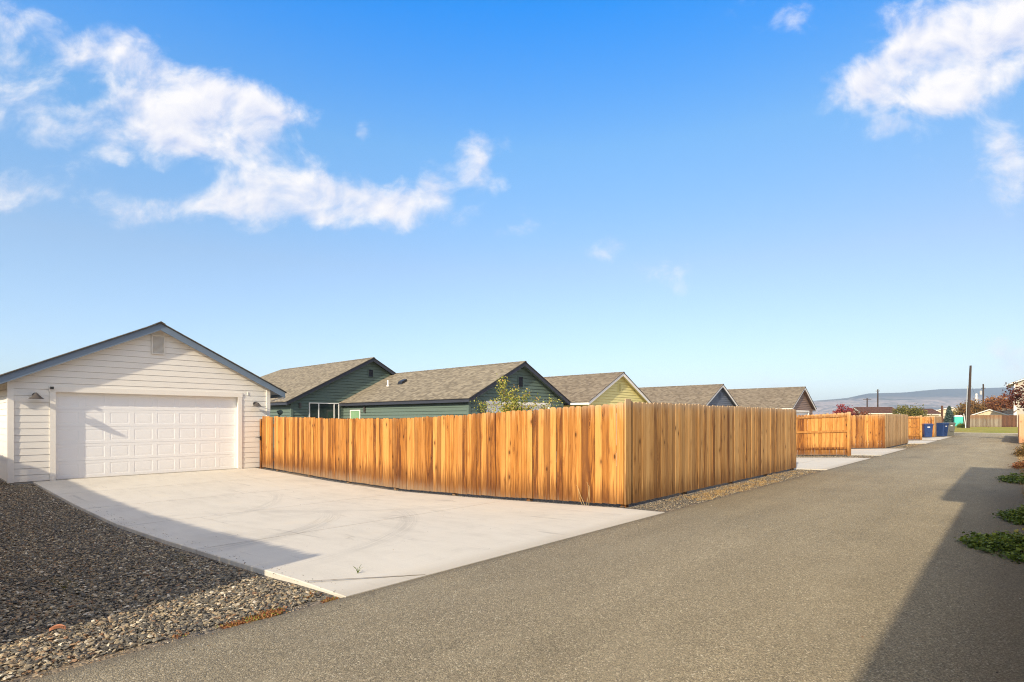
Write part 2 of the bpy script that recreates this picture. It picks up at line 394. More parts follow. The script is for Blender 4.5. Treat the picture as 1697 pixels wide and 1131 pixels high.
def road():
    # left edge with a ragged line, far end widening into the cross street
    m = MB(); rr = random.Random(3); ys = list(np.arange(-12, 70, .18)) + [70, 73, 76, 80]
    L = []
    for y in ys:
        e = -4.15 + .035*mnoise.noise(Vector((y*1.7, 0, 0))) + .02*mnoise.noise(Vector((y*9, 3, 0)))
        if y > 66: e -= (y-66)**1.25*.12
        L.append((e, y, .004))
    Rr = [(.30+.10*mnoise.noise(Vector((y*.7, 8, 0)))+.03*mnoise.noise(Vector((y*7, 8, 0))), y, .004) for y in ys]
    # skirt down into the ground
    n = len(ys); vs = []
    for a, b in zip(L, Rr): vs += [(a[0]-.03, a[1], -.035), a, ((a[0]+b[0])/2, a[1], .022), b, (b[0]+.04, b[1], -.035)]
    fs = [(5*i+k, 5*i+k+1, 5*i+k+6, 5*i+k+5) for i in range(n-1) for k in range(4)]
    m.add(vs, fs); tag(m.build('road', M['asphalt'], smooth=True), kind='structure')
    m = MB(); m.box(-45, 30, 80.1, 80.3, -.05, .05); 
    tag(m.build('kerb', M['foundation']), kind='structure')
    m = MB(); m.add([(-40,80.3,.06),(28,80.3,.06),(34,150,.12),(-46,150,.12)], [(0,1,2,3)])
    tag(m.build('lawn', M['lawn']), kind='structure')
    m = MB(); m.add([(-30,70,.012),(-7.5,70,.012),(-7.2,79.9,.012),(-9.8,86,.075),(-14,110,.11),(-34,110,.11)], [(0,1,2,3,4,5)])
    tag(m.build('bare_ground', M['dirt']), kind='structure')
road()

def slab(name, y0, y1, x0, x1=-4.14, joints=(), skew=None, seed=0):
    """concrete pad following the terrain, split into bays by tooled joints"""
    root = empty(name, (x1, (y0+y1)/2, 0)); tag(root, kind='structure')
    xs = sorted(set([x0, x1] + [v for v in HX if x0 < v < x1] + list(joints)))
    cuts = [x0]+sorted(joints)+[x1]
    for a, b in zip(cuts[:-1], cuts[1:]):
        m = MB(); gap = .010
        aa = a+(gap if a != x0 else 0); bb = b-(gap if b != x1 else 0)
        px = [aa]+[v for v in xs if aa+.02 < v < bb-.02]+[bb]
        prof = [(x, float(h(x))+.012) for x in px]
        ys = [y0, y1]
        vs = []
        n = len(prof)
        bev = .008
        for (x, z) in prof:
            ya = y0+(skew*(x-x0)/(x1-x0) if skew else 0)+.015*mnoise.noise(Vector((x*.8, 1, seed))); yb = y1
            vs += [(x, ya, z-.16), (x, ya, z-bev), (x, ya+bev, z), (x, yb-bev, z), (x, yb, z-bev), (x, yb, z-.16)]
        fs = [(6*i+k, 6*(i+1)+k, 6*(i+1)+k+1, 6*i+k+1) for i in range(n-1) for k in range(5)]
        fs += [tuple(range(6)), tuple(range(6*(n-1), 6*n))[::-1]]
        m.add(vs, fs); m.build('slab', M['concrete'], root, (-root.location[0], -root.location[1], 0))
    for j in joints:
        m = MB(); z = float(h(j)); m.box(j-.008, j+.008, y0+.012+(skew*(j-x0)/(x1-x0) if skew else 0), y1-.004, z-.08, z+.006)
        m.build('joint', M['joint'], root, (-root.location[0], -root.location[1], 0))
    return root
DW = slab('driveway', 2.28, 8.16, -19.55, joints=(-16.4, -13.6, -10.8, -7.55), skew=.19)
m = MB(); A_ = Vector((-4.80, 2.455, 0)); B_ = Vector((-4.16, 3.33, 0)); nn = 26; L_ = []
for i in range(nn+1):
    p = A_.lerp(B_, i/nn); w_ = .007+.004*mnoise.noise(Vector((i*.9, 4, 0))); o_ = .008*mnoise.noise(Vector((i*.5, 9, 0)))
    L_ += [(p.x-w_+o_, p.y+w_*.7, .0145), (p.x+w_+o_, p.y-w_*.7, .0145)]
m.add(L_, [(2*i, 2*i+1, 2*i+3, 2*i+2) for i in range(nn)])
m.build('joint', M['joint'], DW, (-DW.location[0], -DW.location[1], 0))
slab('driveway', 18.42, 25.05, -19.55, joints=(-10, -7.3, -5.6))
slab('driveway', 27.5, 34.42, -19.55, joints=(-10, -7.3))
slab('driveway', 43.15, 49.6, -19.55, joints=(-10, -7.3))
slab('driveway', 52.15, 62.0, -14.0, joints=(-10, -7.3))
slab('driveway', 35.6, 44.2, .42, 6, joints=())

# ------------------------------------------------------------------ buildings
LAP = [.009]; GRV = [.007]
def siding(m, P, z0, z1, iv, pitch=.178, openings=(), eps=.0):
    """P(a, z, d) -> local point; iv(z) -> (a0, a1) or None; openings (a0,a1,z0,z1)"""
    cuts = set([z0, z1]); k = z0
    while k < z1: cuts.add(round(k, 4)); k += pitch
    rows = sorted(cuts); rows = [(rows[i], rows[i+1]) for i in range(len(rows)-1) if rows[i+1]-rows[i] > .004]
    for (a, b) in rows:
        segs = [(a, b)]
        for o in openings:
            new = []
            for (p, q) in segs:
                c = sorted(set([p, q]+[w for w in (o[2], o[3]) if p < w < q])); new += list(zip(c[:-1], c[1:]))
            segs = new
        for (p, q) in segs:
            ia, ib = iv(p), iv(q)
            if not ia: continue
            if not ib: ib = ((ia[0]+ia[1])/2,)*2
            lp = LAP[0]; dp = lp+.006-lp*(p-a)/(b-a); dq = lp+.006-lp*(q-a)/(b-a)
            ints = [(ia[0], ia[1], ib[0], ib[1])]
            for o in openings:
                if o[2] <= (p+q)/2 <= o[3]:
                    new = []
                    for (u0, u1, v0, v1) in ints:
                        if o[0] > u0 and o[1] < u1: new += [(u0, o[0], v0, o[0]), (o[1], u1, o[1], v1)]
                        else: new.append((u0, u1, v0, v1))
                    ints = new
            for (u0, u1, v0, v1) in ints:
                if u1-u0 < .002: continue
                m.rnd = random.random()
                gz = min(GRV[0], (q-p)*.3) if abs(q-b) < 1e-6 and q < z1-.01 else 0
                q2 = q-gz
                m.add([P(u0,p,dp), P(u1,p,dp), P(v1,q2,dq), P(v0,q2,dq), P(u0,p,-.02), P(u1,p,-.02), P(v1,q2,-.02), P(v0,q2,-.02), P(v1,q,-.02), P(v0,q,-.02)],
                      [(0,1,2,3), (4,5,1,0)]+([(3,2,6,7), (7,6,8,9)] if gz else []))

def garage_door(root, yc, w, hgt, zb, x, frame_mat, door_mat, cols=8, rows=5, detail=True):
    """sectional door with raised panels, recessed in its opening"""
    xr = x-.14
    m = MB(); sh = hgt/rows; cw = w/cols
    for r_ in range(rows):
        z0 = zb+r_*sh; z1 = z0+sh
        if not detail:
            m.box(xr-.04, xr, yc-w/2, yc+w/2, z0+.003, z1-.003); continue
        zs0, zs1 = z0+.005, z1-.005
        # section slab sides / bottom lips
        m.box(xr-.05, xr-.004, yc-w/2, yc+w/2, z0+.001, z1-.001)
        for c_ in range(cols):
            a0 = yc-w/2+c_*cw; a1 = a0+cw
            mx, mz = .065, .085
            rings = [(a0, a1, zs0, zs1, 0), (a0+mx, a1-mx, zs0+mz*.9, zs1-mz*.9, 0), (a0+mx+.018, a1-mx-.018, zs0+mz*.9+.018, zs1-mz*.9-.018, -.013),
                     (a0+mx+.045, a1-mx-.045, zs0+mz*.9+.045, zs1-mz*.9-.045, -.002)]
            vs = []
            for (p, q, s_, t_, d) in rings: vs += [(xr+d, p, s_), (xr+d, q, s_), (xr+d, q, t_), (xr+d, p, t_)]
            fs = [(4*k+i, 4*k+(i+1)%4, 4*k+4+(i+1)%4, 4*k+4+i) for k in range(3) for i in range(4)] + [(12,13,14,15)]
            m.add(vs, fs)
        m.box(xr-.004, xr-.0005, yc-w/2, yc+w/2, z0+.0005, z0+.0048)
    dr = m.build('garage_door', door_mat, root)
    b = MB(); b.box(xr-.03, xr+.012, yc-w/2, yc+w/2, zb-.022, zb-.001); b.build('bottom_seal', M['rubber'], dr)
    # jambs and header (reveal) plus flat trim on the wall
    f = MB()
    tw = .115
    f.box(xr-.03, x+.012, yc-w/2-.02, yc-w/2-.002, zb-.02, zb+hgt)
    f.box(xr-.03, x+.012, yc+w/2+.002, yc+w/2+.02, zb-.02, zb+hgt)
    f.box(xr-.03, x+.012, yc-w/2-.02, yc+w/2+.02, zb+hgt+.001, zb+hgt+.02)
    f.box(x+.012, x+.034, yc-w/2-tw, yc-w/2+.012, zb-.02, zb+hgt-.012)
    f.box(x+.012, x+.034, yc+w/2-.012, yc+w/2+tw, zb-.02, zb+hgt-.012)
    f.box(x+.012, x+.036, yc-w/2-tw-.02, yc+w/2+tw+.02, zb+hgt-.010, zb+hgt+.14)
    f.build('door_frame', frame_mat, root)

def gable_vent(root, x, y, z0, z1, w, fm, lm):
    f = MB(); t = .035
    f.box(x, x+.035, y-w/2, y-w/2+t, z0, z1); f.box(x, x+.035, y+w/2-t, y+w/2, z0, z1)
    f.box(x, x+.037, y-w/2+t, y+w/2-t, z0, z0+t); f.box(x, x+.037, y-w/2+t, y+w/2-t, z1-t, z1)
    fr = f.build('gable_vent', fm, root)
    l = MB(); n = 15; dz = (z1-z0-2*t)/n
    for k in range(n):
        a = z0+t+k*dz
        l.add([(x+.004, y-w/2+t, a+dz*.95), (x+.004, y+w/2-t, a+dz*.95), (x+.028, y+w/2-t, a+dz*.25), (x+.028, y-w/2+t, a+dz*.25),
               (x+.026, y-w/2+t, a+dz*.10), (x+.026, y+w/2-t, a+dz*.10)], [(0,1,2,3), (3,2,5,4)])
    l.box(x+.0005, x+.003, y-w/2+t, y+w/2-t, z0+t, z1-t)
    l.build('louvre', lm, fr)

def barn_lamp(root, p, out, mat):
    """gooseneck wall lamp; out = unit vector off the wall (local)"""
    o = Vector(out); p = Vector(p); side = Vector((0,0,1)).cross(o)
    m = MB()
    bp = []
    for k in range(16):
        w = 2*math.pi*k/16; bp.append(p+side*math.cos(w)*.065+Vector((0,0,1))*math.sin(w)*.065)
    m.prism(bp, o*.025)
    m.tube([p+o*.02, p+o*.10+Vector((0,0,.05)), p+o*.17+Vector((0,0,.055)), p+o*.20+Vector((0,0,.02))], .013, 8)
    base = m.build('wall_lamp', mat, root)
    s = MB(); c = p+o*.20
    s.lathe([(.012,.04),(.035,.035),(.05,.01),(.11,-.06),(.165,-.10),(.168,-.105),(.16,-.104),(.105,-.068),(.045,0),(.01,.01)], c, 20)
    s.build('lamp_shade', mat, base, smooth=True)

def box_lamp(root, x0, x1, y0, y1, z0, z1):
    m = MB(); m.box(x0, x1, y0, y1, z0, z1); m.box(x0-.01, x1+.01, y0-.01, y1+.01, z1, z1+.02)
    m.build('wall_lamp', M['bronze'], root)

def window(root, P, a0, a1, z0, z1, fm, gm, mull=()):
    """P(a,z,d) local mapper; frame + one pane per light"""
    def bx(m, a, b, c, d, e, f_):
        vs = [P(a,c,e),P(b,c,e),P(b,d,e),P(a,d,e),P(a,c,f_),P(b,c,f_),P(b,d,f_),P(a,d,f_)]
        m.add(vs, [(0,3,2,1),(4,5,6,7),(0,1,5,4),(1,2,6,5),(2,3,7,6),(3,0,4,7)])
    f = MB(); t = .06
    bx(f, a0, a0+t, z0, z1, .0, .05); bx(f, a1-t, a1, z0, z1, .0, .05)
    bx(f, a0+t, a1-t, z0, z0+t, .0, .049); bx(f, a0+t, a1-t, z1-t, z1, .0, .049)
    for q in mull: bx(f, q-.03, q+.03, z0+t, z1-t, .0, .045)
    fr = f.build('window_frame', fm, root)
    e = [a0+t]+[v for q in mull for v in (q-.03, q+.03)]+[a1-t]
    for i in range(0, len(e), 2):
        p = MB(); bx(p, e[i], e[i+1], z0+t, z1-t, .008, .016); p.build('pane', gm, fr)

def body(root, W, L, E, R_, slope, wm, tm, fm, rm, F=.28, FB=None, off=(0,0), openings=(), hip=False, corner=True, ribs=True, gutter=None, pitch=.178, soff=None, back=True):
    """gabled box, ridge along local x, front gable at x=0 facing +x; off shifts it inside root"""
    ox, oy = off; B = W/2; FB = F if FB is None else FB
    zt = lambda y: R_-slope*abs(y)               # roof top
    wt = lambda y: R_-.14-slope*abs(y)           # top of wall
    ze = wt(B)
    T = lambda x, y, z: (x+ox, y+oy, z)
    # walls
    m = MB()
    def ivg(z):
        if z <= ze: return (-B, B)
        b = (R_-.14-z)/slope
        return (-b, b) if b > .01 else None
    ops = [o for o in openings if o[0] == 'front']
    siding(m, lambda a, z, d: T(d, a, z), 0, R_-.14, ivg, pitch, [o[1:] for o in ops])
    if not hip and back: siding(m, lambda a, z, d: T(-L-d, -a, z), 0, R_-.14, ivg, pitch)
    elif back: siding(m, lambda a, z, d: T(-L-d, -a, z), 0, ze, lambda z: (-B, B), pitch)
    siding(m, lambda a, z, d: T(a, -B-d, z), 0, ze, lambda z: (-L, 0), pitch, [o[1:] for o in openings if o[0] == 'left'])
    siding(m, lambda a, z, d: T(-a, B+d, z), 0, ze, lambda z: (0, L), pitch)
    m.build('wall', wm, root)
    if corner:
        for sy in (-1, 1):
            c = MB(); y0, y1 = sorted((sy*(B+.040), sy*(B-.09)))
            c.box(ox-.0, ox+.042, oy+y0, oy+y1, -.01, wt(B-.0)-.02)
            y0, y1 = sorted((sy*(B), sy*(B+.040)))
            c.box(ox-.10, ox-.001, oy+y0, oy+y1, -.01, ze-.02)
            c.build('corner_trim', tm, root)
    c = MB(); c.box(ox-L+.01, ox-.012, oy-B+.012, oy+B-.012, -.35, .0); c.build('foundation', M['foundation'], root)
    # roof
    m = MB(); t = .045; ts = .022; de = MB()
    xe = F+.03; xb = -L-FB-.03; Ey = E+.03
    if not hip:
        for s_ in (-1, 1):
            pts = [T(xe, 0, zt(0)), T(xb, 0, zt(0)), T(xb, s_*Ey, zt(Ey)), T(xe, s_*Ey, zt(Ey))]
            m.prism(pts if s_ == 1 else pts[::-1], (0,0,-ts)); e_ = .012; z3 = lambda y: zt(y)-ts-.001
            de.prism([T(xe+e_, 0, z3(0)), T(xb-e_, 0, z3(0)), T(xb-e_, s_*(Ey+e_), z3(Ey+e_)), T(xe+e_, s_*(Ey+e_), z3(Ey+e_))], (0,0,-(t-ts-.002)))
    else:
        xh = -L+B
        for s_ in (-1, 1):
            pts = [T(xe, 0, zt(0)), T(xh, 0, zt(0)), T(xh-Ey, s_*Ey, zt(Ey)), T(xe, s_*Ey, zt(Ey))]
            m.prism(pts, (0,0,-ts)); e_ = .012; z3 = lambda y: zt(y)-ts-.001
            de.prism([T(xe+e_, 0, z3(0)), T(xh, 0, z3(0)), T(xh-Ey, s_*(Ey+e_), z3(Ey+e_)), T(xe+e_, s_*(Ey+e_), z3(Ey+e_))], (0,0,-(t-ts-.002)))
        m.prism([T(xh, 0, zt(0)), T(xh-Ey, -Ey, zt(Ey)), T(xh-Ey, Ey, zt(Ey))], (0,0,-t))
        xb = xh-Ey
    roof = m.build('roof', rm, root); de.build('drip_edge', M['roof_edge'], roof)
    # ridge cap
    c = MB(); n = int((xe-(xb if not hip else -L+B))/.3)
    x = xe
    for k in range(max(n,1)):
        x1 = x-.3; z_ = zt(0)
        c.rnd = random.random()
        c.add([T(x+.02,-.13,z_-.13*slope+.016), T(x+.02,0,z_+.022), T(x+.02,.13,z_-.13*slope+.016), T(x1,-.13,z_-.13*slope+.006), T(x1,0,z_+.012), T(x1,.13,z_-.13*slope+.006),
               T(x+.02,-.13,z_-.13*slope+.001), T(x+.02,0,z_+.004), T(x+.02,.13,z_-.13*slope+.001)],
              [(0,1,4,3),(1,2,5,4),(6,7,1,0),(7,8,2,1)]); x = x1
    c.build('ridge_cap', rm, roof)
    # rake boards
    rk = .20
    for s_ in (-1, 1):
        f = MB(); y1 = E
        a = R_-t-.002
        f.prism([T(F-.03, s_*.001, a), T(F-.03, s_*y1, a-slope*y1), T(F-.03, s_*y1, a-slope*y1-rk), T(F-.03, s_*.001, a-rk)], (.03,0,0))
        f.build('rake_board', fm, root)
        if not hip and back:
            f = MB(); f.prism([T(-L-FB, s_*.001, a), T(-L-FB, s_*y1, a-slope*y1), T(-L-FB, s_*y1, a-slope*y1-rk), T(-L-FB, s_*.001, a-rk)], (.03,0,0))
            f.build('rake_board', fm, root)
        f = MB(); y0, y1 = sorted((s_*(E-.025), s_*E)); zz = zt(E)-t-.003
        f.box(ox+(xb+.03), ox+F-.031, oy+y0, oy+y1, zz-.17, zz+.0)
        f.build('fascia', gutter or fm, root)
        s = MB(); zz = lambda y: R_-t-.055-slope*abs(y)
        ya, yb = s_*(B-.05), s_*(E-.026)
        s.prism([T(xb+.04, ya, zz(ya)), T(F-.032, ya, zz(ya)), T(F-.032, yb, zz(yb)), T(xb+.04, yb, zz(yb))], (0,0,-.02))
        if F > .12:
            yc_ = s_*.002
            s.prism([T(-.02, yc_, zz(yc_)), T(F-.032, yc_, zz(yc_)), T(F-.032, ya, zz(ya)), T(-.02, ya, zz(ya))], (0,0,-.02))
        s.build('soffit', soff or tm, root)
    return ze

# --- the cream garage
G = empty('garage', (-19.6, 5.23, -.17))
tag(G, 'cream garage with slate blue fascia and wide white door, facing the near driveway', 'garage')
dw, dh, dy = 4.86, 2.44, -.05
body(G, 6.84, 7.5, 3.9, 4.65, .505, M['cream'], M['trim'], M['slate_blue'], M['shingle'], F=.26,
     openings=[('front', dy-dw/2-.02, dy+dw/2+.02, -.05, dh+.02)], soff=M['trim'])
garage_door(G, dy, dw, dh, 0, 0, M['trim'], M['door_white'])
gable_vent(G, .022, -.01, 3.68, 4.27, .36, M['vent_c'], M['vent_c'])
barn_lamp(G, (.02, -2.90, 2.33), (1,0,0), M['bronze'])
barn_lamp(G, (.02, 2.93, 2.22), (1,0,0), M['bronze'])
c = MB(); c.tube([(.036,-2.56,2.53),(.075,-2.56,2.53)], .012, 6); c.box(.06,.15,-2.595,-2.525,2.50,2.565); c.build('security_camera', M['black'], G)
c = MB(); c.tube([(.02,2.70,2.50),(.02,2.70,2.62)], .012, 6); c.build('sensor', M['trim'], G)
# floodlight arm on the corner
c = MB(); c.tube([(-.35,3.44,2.28),(-.30,3.75,2.36),(-.28,3.98,2.46),(-.28,4.10,2.44),(-.28,4.12,2.38)], .014, 6); c.build('light_arm', M['white_trim'], G)

LAP[0] = .024; GRV[0] = .02
# --- green house (main body + garage wing)
H = empty('green_house', (-31.0, 20.3, -.2))
tag(H, 'dark green sided house with charcoal fascia and two tan shingled gables behind the orange fence', 'house')
body(H, 10.6, 18.2, 5.75, 5.72, .515, M['green'], M['green'], M['charcoal'], M['shingle'], F=.35, hip=True,
     openings=[('front', -4.22, -2.28, .55, 2.70)])
window(H, lambda a, z, d: (d, a, z), -4.24, -2.26, .53, 2.72, M['white_trim'], M['glass'], mull=(-3.62, -2.60))
c = MB(); c.box(-.08,-.05,-4.3,-2.2,.5,2.75); c.build('window_backing', M['black'], H)
gable_vent(H, .022, .0, 4.45, 4.98, .40, M['green'], M['charcoal'])
box_lamp(H, .02, .10, -4.86, -4.74, 2.38, 2.66)
wx, wy = 11.4, 1.8
body(H, 7.5, 11.37, 4.05, 4.80, .505, M['green'], M['green'], M['charcoal'], M['shingle'], F=.35, FB=-.03, off=(wx, wy), back=False,
     openings=[('front', -2.46, 2.46, -.05, 2.52), ('left', -10.55, -9.48, 1.20, 2.27)])
garage_door(H, wy, 4.9, 2.5, 0, wx, M['white_trim'], M['door_white'], detail=True)
window(H, lambda a, z, d: (wx+a, wy-3.75-d, z), -10.57, -9.46, 1.18, 2.29, M['white_trim'], M['glass_green'])
gable_vent(H, wx+.022, wy+.0, 3.42, 4.02, .42, M['green'], M['charcoal'])
box_lamp(H, wx+.02, wx+.11, wy-2.98, wy-2.87, 1.95, 2.25)
box_lamp(H, wx-9.0, wx-8.88, wy-3.75-.11, wy-3.75-.02, 2.12, 2.46)
# roof fixtures
def on_wing(x, y): return 4.80-.505*abs(y)
c = MB(); y_ = -2.05; z_ = on_wing(0, y_); c.tube([(2.3, wy+y_, z_-.05), (2.3, wy+y_, z_+.38)], .05, 10); c.tube([(2.3,wy+y_,z_-.02),(2.3,wy+y_,z_+.06)], .09, 10); c.build('vent_pipe', M['white_trim'], H)
c = MB(); y_ = -1.7; z_ = on_wing(0, y_)
c.prism([(3.1, wy+y_-.22, z_-.10), (3.1, wy+y_+.2, z_+.12), (3.1, wy+y_+.16, z_+.24), (3.1, wy+y_-.16, z_+.08)], (.42,0,0)); c.build('roof_vent', M['black'], H)
# spotlight on a stake beyond the near fence, seen right of the garage corner
S = empty('garden_spotlight', (-20.3, 9.35, -.2))
tag(S, 'small green floodlight just above the gate, right of the garage corner', 'floodlight')
c = MB(); c.tube([(0,0,0),(0,0,1.95)], .02, 8); c.build('stake', M['black'], S)
c = MB(); c.lathe([(.0,-.10),(.045,-.10),(.05,-.04),(.10,.08),(.10,.10),(.0,.09)], (0,0,0), 14)
o = c.build('lamp_head', M['green'], S, (0,0,1.98), smooth=True); o.rotation_euler = (0, R(100), 0)

def simple_house(name, label, loc, wm, fm, R_=4.87, W=7.4, E=4.03, L=17, rm='shingle_b', tm=None, door=True, vent=None):
    r_ = empty(name, loc); tag(r_, label, 'house')
    body(r_, W, L, E, R_, .505, M[wm], M[tm or wm], M[fm], M[rm], F=.32,
         openings=[('front', -2.46, 2.46, -.05, 2.47)] if door else [])
    if door: garage_door(r_, 0, 4.9, 2.45, 0, 0, M['white_trim'], M['door_white'], detail=True)
    if vent: gable_vent(r_, .022, 0, 3.55, 4.15, .40, M[vent], M[vent])
    for sy in (-1, 1): box_lamp(r_, .02, .11, sy*2.9-.05, sy*2.9+.05, 1.95, 2.25)
    return r_
simple_house('yellow_house', 'pale yellow house with white fascia between the green and the slate grey houses', (-19.6, 32.1, -.2), 'yellow', 'white_trim', vent='yellow')
simple_house('grey_house', 'slate grey house with thin white fascia between the yellow and the brown houses', (-19.6, 49.0, -.2), 'greyblue', 'white_trim', vent='greyblue')
simple_house('brown_house', 'brown house with white fascia, last of the row along the alley', (-15.2, 57.8, -.2), 'brown', 'white_trim', L=14, R_=4.85)

# ------------------------------------------------------------------ fences
def picket_mb(p0, p1, hgt, face, w=.134, gap=.010, base=.045, flat=False, lean=0, zref=None):
    """row of dog-eared pickets from p0 to p1 (xy); face = unit normal they are offset to"""
    m = MB(); p0 = Vector(p0); p1 = Vector(p1); d = (p1-p0); L = d.length; d.normalize(); n = Vector(face)
    t = 0
    while t < L-.02:
        ww = min(w*random.uniform(.97, 1.02), L-t)
        a = p0+d*t; b = p0+d*(t+ww)
        off = random.uniform(0, .009); th = .017
        zb = float(h((a.x+b.x)/2)) if zref is None else zref
        z0 = zb+base+random.uniform(-.006, .006); z1 = zb+hgt+random.uniform(-.014, .014)
        tilt = random.uniform(-.004, .004); ear = .028
        m.rnd = random.random()
        pts = [(0, z0), (ww, z0), (ww+tilt, z1-ear), (ww-ear+tilt, z1), (ear+tilt, z1), (tilt, z1-ear)]
        if flat: pts = [(0, z0), (ww, z0), (ww, z1), (0, z1)]
        P = [(a.x+d.x*s_+n.x*off, a.y+d.y*s_+n.y*off, z) for s_, z in pts]
        m.prism(P, (n.x*th, n.y*th, 0))
        t += ww+gap*random.uniform(.3, 1.6)
    return m

def fence(name, label, p0, p1, face, mat, hgt=1.80, inset=0, group=None, rails=True, posts=2.4, w=.138, flat=False, zref=None, cap=False, rear=True, endpost=True, base=.045, foot=False):
    root = empty(name, (0, 0, 0)); tag(root, label, 'fence', group)
    m = picket_mb(p0, p1, hgt, face, w=w, flat=flat, zref=zref, base=base)
    m.build('pickets', mat, root)
    a = Vector(p0); b = Vector(p1); d = b-a; L = d.length; d.normalize(); n = Vector(face)
    zf = (lambda x: float(h(x))) if zref is None else (lambda x: zref)
    if rails:
        for rz in (.28, .98, hgt-.17):
            r_ = MB(); r_.rnd = random.random(); k = max(1, int(L/2.4)); pr = None
            for i in range(k):
                q0 = a+d*(L*i/k+.003+(inset if i == 0 else 0)); q1 = a+d*(L*(i+1)/k-.003); r_.rnd = random.random()
                e = -n*.004; f_ = -n*.042
                vs = []
                for q in (q0, q1):
                    z = zf(q.x)
                    vs += [(q.x+e.x, q.y+e.y, z+rz), (q.x+f_.x, q.y+f_.y, z+rz), (q.x+f_.x, q.y+f_.y, z+rz+.088), (q.x+e.x, q.y+e.y, z+rz+.088)]
                r_.add(vs, [(0,1,2,3)[::-1], (4,5,6,7), (0,1,5,4), (1,2,6,5), (2,3,7,6), (3,0,4,7)])
            r_.build('rail', mat, root)
    if posts:
        k = max(1, int(round(L/posts)))
        for i in range(k+1):
            q = a+d*min(max(L*i/k, .06+inset), L-.06)
            c = MB(); c.rnd = random.random(); ctr = q-n*.09; z = zf(q.x)
            top = z+hgt-.06
            c.box(ctr.x-.045, ctr.x+.045, ctr.y-.045, ctr.y+.045, z-.2, top)
            c.build('post', mat, root)
    return root

FY = 8.36
# long bright run facing the driveway
fence('wooden_fence', 'bright orange stained picket fence along the right side of the near driveway', (-18.47, FY), (-4.985, FY), (0,-1), M['cedar'], hgt=1.81)
# weathered run facing the alley
fa = fence('wooden_fence', 'weathered tan picket fence facing the alley, nearest on the left of the road', (-4.99, FY-.03), (-4.99, 18.35), (1,0), M['cedar_aged'], hgt=1.83, inset=.09)
c = MB(); c.rnd = .40; c.box(-4.968, -4.945, FY-.045, FY+.125, .03, 1.85); c.build('corner_board', M['cedar_aged'], fa)
# brackets under the pickets
for x in (-5.02, -6.55):
    c = MB(); c.box(x-.018, x+.018, FY-.008, FY+.0, -.05, .015+float(h(x))); c.build('post_bracket', M['bronze'], fa)
# gate next to the garage
GT = empty('wooden_gate', (-18.5, FY, -.2))
tag(GT, 'narrow wooden picket gate with black latch between the garage corner and the orange fence', 'gate')
m = MB()
m = picket_mb((-19.40, FY), (-18.53, FY), 1.80, (0,-1)); m.build('pickets', M['cedar'], GT, (18.5, -FY, .2))
for rz in (.3, 1.45):
    c = MB(); c.rnd = random.random(); c.box(-19.42+18.5, -18.52+18.5, .004, .042, rz, rz+.09); c.build('rail', M['cedar'], GT)
c = MB(); c.rnd = .12; c.box(-19.545+18.5, -19.45+18.5, -.05, .05, -.05, 1.72); c.build('post', M['cedar'], GT)
c = MB(); c.box(-19.47+18.5, -19.44+18.5, -.085, -.05, .98, 1.12); c.tube([(-.955,-.07,1.06),(-.955,-.15,1.07),(-1.00,-.21,1.06)], .011, 6); c.build('latch', M['black'], GT)

# shared description helper for the far runs: rails showing to the camera
def rail_fence(label, x0, x1, y, mat):
    """pickets face away (+Y), rails and end post face the viewer"""
    root = empty('wooden_fence', (0,0,0)); tag(root, label, 'fence')
    m = picket_mb((x0, y), (x1, y), 1.83, (0,1), base=.03); m.build('pickets', mat, root)
    for rz in (.26, 1.0, 1.66):
        c = MB()
        n = max(1, int((x1-x0)/2.4))
        for i in range(n):
            a = x0+(x1-x0)*i/n+.004; b = x0+(x1-x0)*(i+1)/n-.004; c.rnd = random.random()
            za, zb_ = float(h(a)), float(h(b))
            c.add([(a,y-.004,za+rz),(a,y-.042,za+rz),(a,y-.042,za+rz+.09),(a,y-.004,za+rz+.09),(b,y-.004,zb_+rz),(b,y-.042,zb_+rz),(b,y-.042,zb_+rz+.09),(b,y-.004,zb_+rz+.09)],
                  [(3,2,1,0),(4,5,6,7),(0,1,5,4),(1,2,6,5),(2,3,7,6),(3,0,4,7)])
        c.build('rail', mat, root)
    for q, s_ in [(x1+.02, .062)]+[(x1-2.4*k, .045) for k in range(1, 5) if x1-2.4*k > x0]:
        c = MB(); c.rnd = random.random(); z = float(h(q)); c.box(q-s_, q+s_, y-.045-2*s_, y-.044, z-.1, z+1.86); c.build('post', mat, root)
    return root
rail_fence('orange fence panel showing three rails and an end post beside the second driveway', -12.5, -5.27, 27.15, M['cedar'])
rail_fence('small far fence panel with rails showing, left of the blue bins', -12.5, -5.35, 52.0, M['cedar'])
fence('wooden_fence', 'orange picket fence facing the camera right of the railed panel', (-17, 34.62), (-5.09, 34.62), (0,-1), M['cedar'], hgt=1.83)
fence('wooden_fence', 'tan picket fence facing the alley, second on the left of the road', (-5.09, 34.60), (-5.09, 43.0), (1,0), M['cedar_side'], hgt=1.83, inset=.09)
fence('wooden_fence', 'orange picket fence directly behind the first blue bin', (-14, 59.6), (-5.2, 59.6), (0,-1), M['cedar'], hgt=1.83)
fence('wooden_fence', 'farthest tan picket fence facing the alley, behind the second blue bin', (-5.2, 59.58), (-5.2, 65.5), (1,0), M['cedar_side'], hgt=1.83, inset=.09)
# right side fence far down the alley
fence('wooden_fence', 'salmon stained board fence on the right edge of the alley', (.14, 46.3), (5, 46.3), (0,-1), M['pink_wood'], hgt=1.86, w=.29, flat=True, posts=0)
fence('wooden_fence', 'shaded fence running down the right side of the alley beyond the salmon boards', (.14, 46.34), (.14, 66), (-1,0), M['pink_wood'], hgt=1.86, posts=0)
